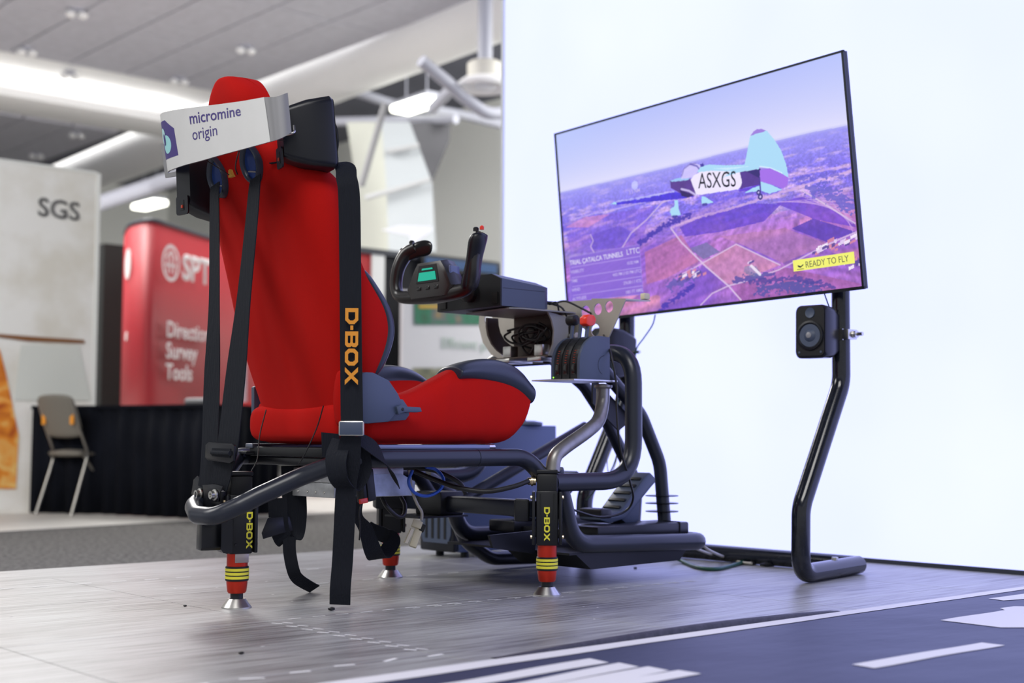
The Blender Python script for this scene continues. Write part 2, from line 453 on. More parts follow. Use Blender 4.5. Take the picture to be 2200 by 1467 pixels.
# ------------------------------------------------ hall shell
struct(box2('wall_far', (13.0, 1.0, -0.12), (13.2, 27, 6.4), M_WALLWHITE))
struct(box2('wall_left', (-9, 26.0, -0.12), (13.0, 26.2, 6.4), M_WALLWHITE))
ceil = struct(prism('ceiling', [(-9, -9, 5.06), (6.08, -9, 5.06), (7.31, 13.3, 5.06), (-9, 13.3, 5.06)], (0, 0, 0.14), M_CEILDARK, smooth=0))
ceil2 = struct(prism('ceiling_bay', [(-9, 16.2, 5.06), (7.45, 16.2, 5.06), (8.0, 27, 5.06), (-9, 27, 5.06)], (0, 0, 0.14), M_CEILDARK, smooth=0))
struct(prism('ceiling_void', [(6.0, -9, 5.22), (7.4, -9, 5.22), (9.2, 27, 5.22), (7.0, 27, 5.22)], (0, 0, 0.05), M_CEILWHITE, smooth=0))
panel_me = None
for bay, (y0, y1) in ((ceil, (4.0, 13.15)), (ceil2, (16.35, 25.5))):
    for i in range(9):
        for j in range(5):
            px = 0.67 + i * 0.735; L = (y1 - y0) / 5
            if px + 0.72 > 7.28: continue
            if panel_me is None:
                o = finish(box_bm((0, 0, 0), (0.715, 1.0, 0.05), None, 0.008, 1), 'ceiling_panel', M_CEILGREY, bay); panel_me = o.data
            else:
                o = bpy.data.objects.new('ceiling_panel', panel_me); COL.objects.link(o); o.parent = bay
            o.location = (px + 0.36, y0 + L * (j + 0.5), 5.035); o.scale = (1, L - 0.02, 1)
struct(box2('ceiling_open', (7.3, -2, 6.1), (13.0, 27, 6.2), M_CEILDARK))
# plaster soffit running along Y (its curved face seen from below)
prof = [(7.22, 5.06), (7.20, 4.98), (7.24, 4.87), (7.34, 4.77), (7.48, 4.70), (7.62, 4.67), (7.76, 4.69), (7.84, 4.76), (7.87, 4.9), (7.87, 6.1), (7.3, 6.1)]
so = loft('trim_3', [[(x + 0.055 * (y - 8), y, z) for x, z in prof] for y in (-2, 26)], M_CEILWHITE); struct(so)
# cove with a light trough running along X: curved plaster above, fascia below
prof = [(13.2, 5.05), (13.6, 5.03), (14.4, 5.02), (15.2, 5.03), (16.0, 5.05), (16.3, 5.06), (16.3, 5.2), (13.2, 5.2)]
so = loft('trim_4', [[(x, y, z) for y, z in prof] for x in (-9, 7.4)], M_CEILWHITE); struct(so)
prof = [(13.95, 4.70), (14.00, 4.68), (14.80, 4.68), (14.85, 4.70), (14.85, 4.84), (14.80, 4.84), (14.80, 4.73), (14.00, 4.73), (14.00, 4.80), (13.95, 4.80)]
so = loft('trim_5', [[(x, y, z) for y, z in prof] for x in (-9, 7.5)], M_CEILWHITE); struct(so)
M_COVELAMP = mat('cove_lamp', (1, 1, 1), 0.5, emit=(1.0, 0.98, 0.93), estr=8.0)
lt = thing('cove_light', 'long lamp glowing inside the left ceiling cove', 'lamp', (0, 14.3, 4.73))
box2('lamp_strip', (-8, 14.22, 4.735), (7.2, 14.38, 4.765), M_COVELAMP, lt)
lt = thing('cove_light', 'long lamp in the slot beside the diagonal white soffit', 'lamp', (7.1, 12, 5.2))
prism('lamp_strip', [(7.08 + 0.055 * (y - 8) + d, y, 5.10) for y, d in ((2, 0), (24, 0), (24, 0.10), (2, 0.10))], (0, 0, 0.03), mat('slot_lamp', (1, 1, 1), 0.5, emit=(1.0, 0.99, 0.96), estr=1.5), lt)
# small twin fittings on the grey panels
for p, lab in (((4.253, 10.97, 5), 'pale twin ceiling fitting highest of all on the grey panels'), ((4.423, 12.77, 5), 'pale twin ceiling fitting furthest left above the glowing cove'),
               ((6.319, 10.96, 5), 'pale twin ceiling fitting on the grey panels above the red headrest'), ((5.183, 13.31, 4.96), 'pale twin ceiling fitting in front of the bright glowing cove'),
               ((6.414, 12.79, 5), 'pale twin ceiling fitting just left of the headrest top above the cove'), ((6.76, 16.71, 5), 'right one of the two twin ceiling fittings below the glowing cove'),
               ((6.915, 18.64, 5), 'left one of two twin ceiling fittings, just above the SGS panel')):
    t = thing('ceiling_fitting', lab, 'ceiling fitting', p, 'twin fittings on the grey ceiling')
    for s in (-1, 1):
        lathe('bulb', (p[0] + 0.06 * s, p[1] - 0.02 * s, p[2] - 0.04), [(0.02, -0.05), (0.05, -0.03), (0.055, 0.0), (0.03, 0.03)], M_CEILWHITE, t, 12)
    cyl('mount', (p[0], p[1], p[2] - 0.02), (p[0], p[1], p[2] + 0.012), 0.07, M_DUCT, t, None, 12)

# ------------------------------------------------ open ceiling beyond the soffit
M_TUBELIGHT = mat('fluorescent_diffuser', (1, 1, 1), 0.5, emit=(1.0, 1.0, 0.86), estr=5.0)
def linear_light(a, b, label):
    a = Vector(a); b = Vector(b); c = (a + b) / 2; d = (b - a)
    t = thing('linear_light', label, 'light', c, 'linear lights below the open ceiling')
    ang = math.atan2(d.y, d.x); R = rotz(ang)
    box('diffuser', c, (d.length, 0.30, 0.09), M_TUBELIGHT, t, R, 0.03)
    box('housing', c + Vector((0, 0, 0.07)), (d.length + 0.05, 0.26, 0.05), M_DUCT, t, R, 0.01)
    for s in (-0.3, 0.3):
        p = c + d * s
        cyl('hanger', p + Vector((0, 0, 0.09)), (p.x, p.y, 6.1), 0.008, M_DUCT, t, None, 6)
linear_light((8.208, 10.47, 4.45), (8.18, 9.743, 4.45), 'bright linear ceiling light right of the tall red seat')
linear_light((9.076, 19.37, 4.45), (9.094, 18.58, 4.45), 'small bright linear light above the red exhibition stand')
# round air diffuser with pipes
c = Vector((6.511, 6.807, 3.759))
t = thing('air_diffuser', 'round white air diffuser with collar beside the glowing wall', 'air vent', c)
lathe('ring', c, [(0.15, 0.03), (0.20, -0.02), (0.27, -0.03), (0.29, 0.0), (0.21, 0.06), (0.15, 0.06)], M_CEILWHITE, t)
lathe('core', c, [(0.03, -0.05), (0.10, -0.03), (0.11, 0.0), (0.05, 0.05)], M_CEILWHITE, t)
lathe('collar', c + Vector((0, 0, 0.06)), [(0.16, 0), (0.17, 0.02), (0.17, 0.15), (0.14, 0.17)], mat('cream_duct', (0.62, 0.60, 0.54), 0.6), t)
cyl('riser', c + Vector((0, 0, 0.2)), (c.x, c.y, 6.1), 0.07, M_DUCT, t)
def pipe(label, pts, r, m=M_DUCT, name='ceiling_duct', cat='duct'):
    o = tube(name, pts, r, m, None, rad=0.25, seg=12)
    return tag(o, label, cat)
pipe('pale ceiling duct elbow running down beside the round diffuser', [(5.804, 6.882, 3.886), (6.131, 6.877, 3.724), (6.28, 6.887, 3.64), (6.534, 6.811, 3.489), (6.88, 6.768, 3.56)], 0.06)
pipe('pale ceiling duct joining the round diffuser from the left', [(7.057, 8.315, 3.905), (6.871, 7.806, 3.962), (6.779, 7.356, 3.931)], 0.06)
pipe('long thin white pipe under the dark open ceiling', [(8.031, 11.37, 4.861), (8.35, 10.85, 4.636), (8.938, 10.21, 4.479), (9.235, 9.701, 4.301)], 0.06, name='ceiling_pipe', cat='pipe')
pipe('level white pipe crossing above the white wall panels', [(7.532, 11.19, 4.328), (8.063, 10.07, 4.239), (8.177, 9.311, 4.136)], 0.055, name='ceiling_pipe', cat='pipe')
pipe('pale duct below the dark ceiling left of the seat', [(5.467, 13.1, 3.289), (6.001, 12.61, 3.534), (6.229, 11.73, 3.658)], 0.10)
pipe('thin diagonal grey stay rod behind the right seat speaker', [(6.385, 8.244, 3.831), (6.24, 8.45, 2.982)], 0.035, mat('grey_rod', (0.18, 0.18, 0.19), 0.5), 'stay_rod', 'rod')
# slanted white wall fins and the dark recess between them
M_FIN = mat('white_fin_panel', (0.40, 0.43, 0.45), 0.7)
def quad_slab(name, px, m, label, cat, d=(0.02, 0.02, 0)):
    return tag(prism(name, px, d, m, None, smooth=0), label, cat)
quad_slab('wall_panel', [(7.233, 9.486, 3.986), (7.471, 9.277, 3.987), (7.695, 9.144, 3.302), (7.765, 9.155, 2.521), (7.364, 9.508, 2.519), (7.308, 9.488, 3.258)], M_FIN, 'pale slanted wall panel left of the dark triangular recess', 'wall panel')
quad_slab('wall_panel', [(7.214, 10.16, 4.099), (7.522, 9.888, 4.101), (7.607, 9.883, 3.349), (7.657, 9.911, 2.587), (7.369, 10.16, 2.585), (7.332, 10.12, 3.348)], mat('cream_fin_panel', (0.46, 0.47, 0.42), 0.7), 'cream tapering wall panel just right of the seat shoulder', 'wall panel')
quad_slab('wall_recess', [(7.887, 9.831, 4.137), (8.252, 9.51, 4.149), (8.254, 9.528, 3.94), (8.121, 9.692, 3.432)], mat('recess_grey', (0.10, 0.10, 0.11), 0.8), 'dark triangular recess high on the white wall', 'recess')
for k, (a, b) in enumerate((((7.238, 9.381, 3.633), (7.504, 9.141, 3.702)), ((7.078, 9.57, 3.107), (7.621, 9.074, 3.32)))):
    o = finish(sweep([a, b], 0.03, 8), 'panel_joint', mat('panel_joint_grey', (0.42, 0.43, 0.44), 0.8)); 
    tag(o, ('upper' if k == 0 else 'lower') + ' grey slanting joint line across the pale wall panels', 'joint strip')
a = (6.412, 8.34, 2.544); b = (6.795, 8.002, 2.565)
quad_slab('wall_ledge', [(6.18, 8.017, 2.474), (6.324, 7.886, 2.521), (6.562, 7.678, 2.513), (6.557, 7.687, 2.458), (6.411, 7.829, 2.309), (6.399, 7.83, 2.42)], mat('ledge_white', (0.72, 0.74, 0.80), 0.6), 'pale projecting box ledge on the white wall above the yoke', 'ledge')

# ------------------------------------------------ far exhibition stands
def sgs_material():
    m = bpy.data.materials.new('printed_fabric_panel'); m.use_nodes = True
    nt = m.node_tree; b = nt.nodes['Principled BSDF']; b.inputs['Roughness'].default_value = 0.7
    geo = nt.nodes.new('ShaderNodeNewGeometry')
    n = nt.nodes.new('ShaderNodeTexNoise'); n.inputs['Scale'].default_value = 3.2; n.inputs['Detail'].default_value = 5
    nt.links.new(geo.outputs['Position'], n.inputs['Vector'])
    cr = nt.nodes.new('ShaderNodeValToRGB')
    cr.color_ramp.elements[0].position = 0.34; cr.color_ramp.elements[0].color = (0.80, 0.77, 0.69, 1)
    cr.color_ramp.elements[1].position = 0.60; cr.color_ramp.elements[1].color = (0.93, 0.92, 0.88, 1)
    nt.links.new(n.outputs['Fac'], cr.inputs['Fac']); nt.links.new(cr.outputs['Color'], b.inputs['Base Color'])
    return m
def fire_material():
    m = bpy.data.materials.new('printed_flames'); m.use_nodes = True
    nt = m.node_tree; b = nt.nodes['Principled BSDF']; b.inputs['Roughness'].default_value = 0.7
    geo = nt.nodes.new('ShaderNodeNewGeometry')
    n = nt.nodes.new('ShaderNodeTexNoise'); n.inputs['Scale'].default_value = 6; n.inputs['Detail'].default_value = 4; n.inputs['Distortion'].default_value = 1.0
    nt.links.new(geo.outputs['Position'], n.inputs['Vector'])
    cr = nt.nodes.new('ShaderNodeValToRGB')
    cr.color_ramp.elements[0].position = 0.35; cr.color_ramp.elements[0].color = (0.45, 0.07, 0.005, 1)
    cr.color_ramp.elements[1].position = 0.72; cr.color_ramp.elements[1].color = (0.95, 0.72, 0.25, 1)
    e = cr.color_ramp.elements.new(0.55); e.color = (0.85, 0.28, 0.02, 1)
    nt.links.new(n.outputs['Fac'], cr.inputs['Fac']); nt.links.new(cr.outputs['Color'], b.inputs['Base Color'])
    return m
SY = 6.38
t = thing('backdrop_panel', 'tall off-white printed exhibition panel lettered SGS', 'backdrop', (2.0, SY, -0.12))
p0 = (2.469, 6.38, 2.314); 
box2('panel', (0.6, SY, -0.12), (p0[0], SY + 0.06, p0[2]), sgs_material(), t)
box2('frame_edge', (p0[0], SY - 0.005, -0.12), (p0[0] + 0.03, SY + 0.065, p0[2] + 0.01), M_WALLWHITE, t)
box2('frame_rail', (0.6, SY - 0.005, p0[2]), (p0[0], SY + 0.065, p0[2] + 0.02), M_WALLWHITE, t)
q = (2.034, 6.372, 1.967); q2 = (2.333, 6.372, 2)
text('lettering', 'SGS', 0.186, (q[0], SY - 0.004, q[2]), (1, 0, -0.015), (0, 0, 1), mat('charcoal_print', (0.10, 0.10, 0.10), 0.6), t, off=0.012, sx=1.02, depth=0.003)
poly('flame_print', [(1.6, 6.376, 1.351), (1.801, 6.376, 0.995), (1.844, 6.376, 0.852), (1.947, 6.376, 0.42), (1.939, 6.376, 0.052), (1.64, 6.376, 0.059)], fire_material(), t, (0, -0.003, 0))
poly('branch_print', [(1.734, 6.376, 1.117), (1.993, 6.376, 1.111), (2.4, 6.376, 1.105), (2.408, 6.376, 1.079), (1.994, 6.376, 1.075), (1.734, 6.376, 1.098)], mat('brown_print', (0.25, 0.10, 0.03), 0.7), t, (0, -0.003, 0))
poly('pale_print', [(1.946, 6.376, 1.05), (2.366, 6.376, 1.063), (2.467, 6.376, 0.672), (1.908, 6.376, 0.661)], mat('sage_print', (0.74, 0.76, 0.71), 0.7), t, (0, -0.002, 0))

# black draped table
M_DRAPE = mat('black_table_drape', (0.005, 0.006, 0.010), 0.9, noise=0.2, nscale=4, spec=0.1)
def drape(name, pts, z0, z1, parent, amp=0.02, step=0.02, m=M_DRAPE):
    path = []
    for a, b in zip(pts[:-1], pts[1:]):
        a = Vector(a); b = Vector(b); n = max(2, int((b - a).length / step))
        for k in range(n): path.append(a + (b - a) * k / n)
    path.append(Vector(pts[-1]))
    lo, hi = [], []
    for i, p in enumerate(path):
        t = (path[min(i + 1, len(path) - 1)] - path[max(i - 1, 0)]).normalized(); nrm = Vector((t.y, -t.x, 0))
        w = amp * (math.sin(i * 0.9) + 0.5 * math.sin(i * 0.37 + 1))
        lo.append((p.x + nrm.x * w, p.y + nrm.y * w, z0)); hi.append((p.x + nrm.x * w * 0.35, p.y + nrm.y * w * 0.35, z1))
    bm = bmesh.new(); 
    A = [bm.verts.new(v) for v in lo]; B = [bm.verts.new(v) for v in hi]
    for i in range(len(A) - 1): bm.faces.new((A[i], A[i + 1], B[i + 1], B[i]))
    o = finish(bm, name, m, parent, smooth=80)
    md = o.modifiers.new('thick', 'SOLIDIFY'); md.thickness = 0.008
    return o
t = thing('draped_table', 'long table under a pleated black floor-length drape', 'table', (2.5, 5.8, -0.12))
A = Vector((2.02, 6.30, 0)); B = Vector((2.33, 5.80, 0)); C_ = Vector((2.60, 4.90, 0)); D_ = Vector((3.3, 5.2, 0)); E_ = Vector((2.75, 6.25, 0))
drape('skirt', [A, B, C_, D_], -0.11, 0.60, t)
prism('table_top', [(A.x - .02, A.y, 0.60), (B.x - .02, B.y, 0.60), (C_.x - .02, C_.y - .02, 0.60), (D_.x, D_.y, 0.60), (E_.x, E_.y, 0.60)], (0, 0, 0.025), M_DRAPE, t)
t2 = finish(sweep([(2.63, 5.25, 0.648), (2.68, 4.95, 0.648)], 0.022, 10), 'roll', M_GREYPLATE)
tag(t2, 'grey tube lying on the black draped table', 'tube')
# folding chair seen from behind
ch = thing('folding_chair', 'grey folding chair with padded back beside the black draped table', 'chair', (2.079, 5.976, -0.12))
cb = Vector((2.079, 5.976, -0.12)); fx = Vector((0.93, 0.36, 0)).normalized(); fy = Vector((-fx.y, fx.x, 0))
M_CHAIRPAD = mat('taupe_vinyl', (0.17, 0.155, 0.13), 0.6); M_CHROME = mat('chrome_tube', (0.28, 0.27, 0.25), 0.3, metal=0.9)
def cp(a, b, z): return cb + fx * a + fy * b + Vector((0, 0, z))
pts = []
for s in (-0.155, 0.155):
    tube('back_leg', [cp(-0.05, s * 1.05, 0.0), cp(0.06, s, 0.30), cp(0.10, s, 0.42), cp(0.0, s, 0.62), cp(-0.06, s, 0.78)], 0.012, M_CHROME, ch, 0.1, 8)
    tube('front_leg', [cp(0.40, s * 1.1, 0.0), cp(0.05, s * 0.95, 0.43)], 0.012, M_CHROME, ch, 0.05, 8)
secs = []
for k in range(7):
    z = 0.52 + 0.30 * k / 6; w = 0.180 * (1 - 0.12 * (abs(k - 3) / 3) ** 3); x = 0.05 - 0.12 * k / 6
    secs.append([cp(x - 0.02, w, z), cp(x - 0.045, 0, z), cp(x - 0.02, -w, z), cp(x + 0.02, -w, z), cp(x, 0, z), cp(x + 0.02, w, z)])
loft('backrest', secs, M_CHAIRPAD, ch, sub=2)
secs = []
for k in range(6):
    a = 0.0 + 0.40 * k / 5; w = 0.165 + 0.015 * math.sin(k / 5 * math.pi)
    secs.append([cp(a, w, 0.43), cp(a, 0, 0.455), cp(a, -w, 0.43), cp(a, -w, 0.40), cp(a, 0, 0.395), cp(a, w, 0.40)])
loft('seat', secs, M_CHAIRPAD, ch, sub=1)
for s in (-0.13, 0.13):
    box('back_rivet', cp(-0.03, s, 0.66), (0.01, 0.03, 0.09), M_ORANGE, ch, rotz(math.atan2(fx.y, fx.x)))

# curved red pop-up stand
M_REDSTAND = mat('red_stand_graphic', (0.30, 0.010, 0.018), 0.5)
plan = [(3.562, 8.2, 0.808), (3.402, 7.808, 0.795), (3.34, 7.531, 0.787), (3.395, 7.349, 0.785), (3.702, 7.544, 0.812), (4.202, 7.902, 0.859), (5.145, 8.533, 0.945)]
plan = smooth_path([(p[0], p[1], 0) for p in plan], 6)
zt = 2.18
st = thing('popup_stand', 'curved red pop-up stand with white round emblem and Directional Survey Tools lettering', 'display stand', (plan[0].x, plan[0].y, -0.12))
bm = bmesh.new(); A = [bm.verts.new((p.x, p.y, -0.12)) for p in plan]; B = [bm.verts.new((p.x, p.y, zt)) for p in plan]
for i in range(len(A) - 1): bm.faces.new((A[i], A[i + 1], B[i + 1], B[i]))
o = finish(bm, 'graphic_panel', M_REDSTAND, st, smooth=80); md = o.modifiers.new('thick', 'SOLIDIFY'); md.thickness = 0.02; md.offset = 0
bm = sweep([(p.x, p.y, zt + 0.01) for p in plan], 0.02, 8); finish(bm, 'top_rail', M_DARKTRIM, st)
M_PRINTW = mat('white_stand_print', (0.75, 0.72, 0.72), 0.6)
e0 = Vector((3.372, 7.271, 1.848)); e1 = Vector((4.075, 7.711, 1.951))
dx = Vector((e1.x - e0.x, e1.y - e0.y, 0)).normalized(); nx = Vector((dx.y, -dx.x, 0))
if nx.dot(Vector((-1.7, -3, 0)) - e0) < 0: nx = -nx
def on_stand(u, v):                 # point on the stand's flat stretch
    return e0 + dx * u + nx * 0.03 + Vector((0, 0, v - e0.z))
c = on_stand(0.22, 1.855)
bm = bmesh.new()
for k in range(28):
    a0 = 2 * math.pi * k / 28; a1 = 2 * math.pi * (k + 1) / 28
    q = [c + dx * (r * 0.9 * math.cos(a)) + Vector((0, 0, r * math.sin(a))) for r, a in ((0.155, a0), (0.155, a1), (0.125, a1), (0.125, a0))]
    bm.faces.new([bm.verts.new(p) for p in q])
def bar(u0, v0, u1, v1, w):
    a = c + dx * u0 + Vector((0, 0, v0)); b = c + dx * u1 + Vector((0, 0, v1)); s = (b - a).normalized().cross(nx) * w / 2
    bm.faces.new([bm.verts.new(p) for p in (a - s, b - s, b + s, a + s)])
for u in (-0.055, 0, 0.055): bar(u, -0.09, u, 0.05 + 0.04 * (u == 0), 0.022)
bar(-0.09, -0.02, 0.09, -0.02, 0.022); bar(-0.08, 0.04, 0, 0.10, 0.022); bar(0.08, 0.04, 0, 0.10, 0.022)
finish(bm, 'emblem', M_PRINTW, st, smooth=0)
text('lettering', 'SPT', 0.30, on_stand(0.40, 1.745), dx, (0, 0, 1), M_PRINTW, st, off=0.035, depth=0.002)
text('lettering', 'Directional\nSurvey\nTools', 0.185, on_stand(0.17, 1.24), dx, (0, 0, 1), M_PRINTW, st, off=0.018, depth=0.002)
k = 8
tg = (plan[k + 1] - plan[k - 1]).normalized(); nn = Vector((tg.y, -tg.x, 0))
if nn.dot(Vector((-1.7, -3, 0)) - plan[k]) < 0: nn = -nn
for z, r in ((1.86, 0.13), (1.25, 0.04)):
    lathe('side_emblem', (plan[k].x + nn.x * 0.014, plan[k].y + nn.y * 0.014, z), [(r * 0.78, 0), (r, 0), (r, 0.003), (r * 0.78, 0.003)], M_PRINTW, st, 24, R=Matrix((tg, Vector((0, 0, 1)), nn)).transposed())
tag(box2('pipe_drape', ((3.554, 8.778, 1.837)[0], (3.554, 8.778, 1.837)[1], -0.12), ((3.745, 8.611, 1.838)[0] + 0.2, (3.745, 8.611, 1.838)[1], 2.15), mat('black_drape', (0.006, 0.008, 0.008), 0.9), None), 'black cloth drape hanging between the white panel and red stand', 'drape')
# red covered table with white spots behind the seat
rt = thing('covered_table', 'red cloth covered table with white round emblems behind the seat', 'table', (3.215, 5.497, 0.181))
a = Vector((3.166, 5.54, 0.18)); b = Vector((3.535, 5.617, 0.174))
drape('cloth', [(a.x, a.y, 0), (b.x, b.y, 0)], -0.10, 0.66, rt, 0.012, 0.03, mat('red_cloth', (0.55, 0.01, 0.012), 0.6))
for p in ((3.136, 5.417, 0.354), (3.15, 5.413, 0.257), (3.11, 5.432, 0.442)):
    lathe('emblem', p, [(0.001, 0), (0.045, 0), (0.045, 0.004), (0.001, 0.004)], M_PRINTW, rt, 16, R=Matrix.Rotation(math.radians(48), 3, 'Z') @ Matrix.Rotation(math.radians(90), 3, 'Y'))
pl = finish(sweep([(3.322, 5.732, 0.948), (3.349, 5.76, 0.392)], 0.03, 12), 'stand_pole', mat('pale_pole', (0.55, 0.56, 0.6), 0.4)); 
p = (3.322, 5.732, 0.948); tag(pl, 'pale upright pole behind the black harness straps', 'pole')

# right-hand far stand
BY = 6.66
bt = thing('partition_wall', 'far stand partition with red end, white post and black drape', 'partition', (5.4, BY, -0.12))
box2('red_panel', (4.95, BY + 0.02, -0.12), ((5.119, 6.66, 2.025)[0], BY + 0.06, 2.03), mat('red_panel_paint', (0.50, 0.02, 0.025), 0.6), bt)
box2('white_post', ((5.119, 6.66, 2.025)[0], BY, -0.12), ((5.253, 6.66, 2.037)[0], BY + 0.08, 2.03), M_WALLWHITE, bt)
box2('black_drape', ((5.253, 6.66, 2.037)[0], BY + 0.02, -0.12), ((6.85, 6.66, 2.185)[0], BY + 0.05, 2.0), mat('black_drape2', (0.008, 0.009, 0.012), 0.9), bt)
box2('rail', (4.95, BY - 0.01, 2.0), ((6.85, 6.66, 2.185)[0], BY + 0.04, 2.05), M_DARKTRIM, bt)
pt = thing('poster_board', 'white poster board with green machine photo and faint green heading', 'poster', (6.0, BY - 0.2, -0.12))
PB = BY - 0.25
a = (5.269, 6.41, 1.61); b = (6.572, 6.41, 1.701)
box2('board', (a[0], PB, -0.10), (b[0], PB + 0.04, 1.68), mat('poster_white', (0.60, 0.60, 0.62), 0.6), pt)
def photo_mat(name, cols, scale):
    m = bpy.data.materials.new(name); m.use_nodes = True
    nt = m.node_tree; bb = nt.nodes['Principled BSDF']; bb.inputs['Roughness'].default_value = 0.6
    geo = nt.nodes.new('ShaderNodeNewGeometry'); n = nt.nodes.new('ShaderNodeTexNoise'); n.inputs['Scale'].default_value = scale; n.inputs['Detail'].default_value = 3
    nt.links.new(geo.outputs['Position'], n.inputs['Vector']); cr = nt.nodes.new('ShaderNodeValToRGB')
    cr.color_ramp.elements[0].position = 0.3; cr.color_ramp.elements[0].color = (*cols[0], 1)
    cr.color_ramp.elements[1].position = 0.7; cr.color_ramp.elements[1].color = (*cols[-1], 1)
    for i, c in enumerate(cols[1:-1]):
        e = cr.color_ramp.elements.new(0.3 + 0.4 * (i + 1) / (len(cols) - 1)); e.color = (*c, 1)
    nt.links.new(n.outputs['Fac'], cr.inputs['Fac']); nt.links.new(cr.outputs['Color'], bb.inputs['Base Color']); return m
poly('photo', [(5.381, 6.4, 1.617), (6.171, 6.4, 1.672), (6.172, 6.4, 1.432), (5.384, 6.4, 1.387)], photo_mat('machine_photo', [(0.02, 0.10, 0.05), (0.01, 0.16, 0.08), (0.10, 0.12, 0.12), (0.30, 0.20, 0.06)], 5), pt, (0, -0.002, 0))
poly('photo_band', [(5.429, 6.395, 1.559), (5.738, 6.395, 1.58), (5.738, 6.395, 1.551), (5.429, 6.395, 1.531)], mat('ochre_print', (0.55, 0.33, 0.03), 0.6), pt, (0, -0.002, 0))
text('heading', 'Efficient pro', 0.13, (5.682, 6.4, 1.203), (1, 0, 0), (0, 0, 1), mat('pale_green_print', (0.40, 0.50, 0.43), 0.6), pt, depth=0.002)
poly('photo', [(5.368, 6.4, 1.012), (5.905, 6.4, 1.031), (5.906, 6.4, 0.899), (5.369, 6.4, 0.884)], photo_mat('meadow_photo', [(0.05, 0.06, 0.05), (0.20, 0.20, 0.12), (0.35, 0.36, 0.36)], 6), pt, (0, -0.002, 0))
sc_ = thing('blue_lit_screen', 'dark monitor strip glowing blue on the far stand behind the yoke', 'screen', (6.032, 6.6, 2.018))
a = (5.659, 6.6, 2.019); b = (6.496, 6.6, 1.937)
box2('panel', (a[0], 6.60, b[2]), (b[0], 6.64, a[2]), mat('deep_blue_display', (0.01, 0.03, 0.08), 0.3, emit=(0.02, 0.07, 0.18), estr=0.6), sc_)
box2('bezel', (a[0] - 0.03, 6.61, b[2] - 0.03), (b[0] + 0.03, 6.67, a[2] + 0.03), M_BLACK, sc_)

# ================================================================== CLOTH BANNER ON THE FLOOR
def cloth_z(x, y):
    e = min(1.0, max(0.0, (-1.03 - y) / 0.12))
    return 0.004 + e * (0.004 + 0.0016 * math.sin(5 * x + 9 * y + 1.5 * math.sin(3 * y)) * math.sin(2.2 * x - 4 * y) + 0.0008 * math.sin(17 * x + 6 * y) * math.sin(7 * y + x))
M_NAVYCLOTH = mat('navy_polyester', (0.026, 0.034, 0.075), 0.5, bump=0.5, bscale=5, stretch=(1, 2.2, 1))
M_WHITECLOTH = mat('white_polyester', (0.74, 0.73, 0.74), 0.6)
def cloth_patch(name, m, parent, outline, lift, step=0.03):
    """flat outline (x,y) draped over the cloth surface, cut on a grid"""
    bm = bmesh.new()
    f = bm.faces.new([bm.verts.new((p[0], p[1], 0)) for p in outline])
    xs_ = [p[0] for p in outline]; ys_ = [p[1] for p in outline]
    x = math.floor(min(xs_) / step) * step
    while x < max(xs_):
        bmesh.ops.bisect_plane(bm, geom=bm.verts[:] + bm.edges[:] + bm.faces[:], plane_co=(x, 0, 0), plane_no=(1, 0, 0)); x += step
    y = math.floor(min(ys_) / step) * step
    while y < max(ys_):
        bmesh.ops.bisect_plane(bm, geom=bm.verts[:] + bm.edges[:] + bm.faces[:], plane_co=(0, y, 0), plane_no=(0, 1, 0)); y += step
    for v in bm.verts: v.co.z = cloth_z(v.co.x, v.co.y) + lift
    return finish(bm, name, m, parent, smooth=80)
bn = thing('floor_banner', 'navy cloth banner with white printed strokes lying on the floor', 'banner', (0.5, -1.6, 0.0))
cloth_patch('cloth', M_NAVYCLOTH, bn, [(-1.9, -1.03), (2.2, -1.03), (2.2, -2.6), (-1.9, -2.6)], 0.0)
cloth_patch('border', M_WHITECLOTH, bn, [(-1.9, -1.025), (2.2, -1.025), (2.2, -1.065), (-1.9, -1.105)], 0.0012)
def stroke(*pts): cloth_patch('printed_stroke', M_WHITECLOTH, bn, [(p[0], p[1]) for p in pts], 0.0012)
stroke((-0.416, -1.184, 0.01), (0.087, -1.147, 0.01), (0.081, -1.204, 0.01), (-0.371, -1.222, 0.01))
stroke((-0.306, -1.261, 0.01), (0.095, -1.216, 0.01), (0.09, -1.271, 0.01), (-0.279, -1.299, 0.01))
stroke((-0.204, -1.294, 0.01), (0.106, -1.278, 0.01), (0.102, -1.333, 0.01), (-0.2, -1.356, 0.01))
stroke((-0.131, -1.339, 0.01), (0.118, -1.34, 0.01), (0.12, -1.392, 0.01), (-0.119, -1.393, 0.01))
stroke((0.401, -1.507, 0.01), (0.842, -1.513, 0.01), (0.843, -1.563, 0.01), (0.394, -1.56, 0.01))
stroke((1.056, -1.288, 0.01), (1.349, -1.283, 0.01), (1.373, -1.257, 0.01), (1.434, -1.26, 0.01), (1.498, -1.325, 0.01), (1.149, -1.504, 0.01), (1.063, -1.432, 0.01))
stroke((1.558, -1.122, 0.01), (1.731, -1.127, 0.01), (1.716, -1.213, 0.01), (1.541, -1.173, 0.01))
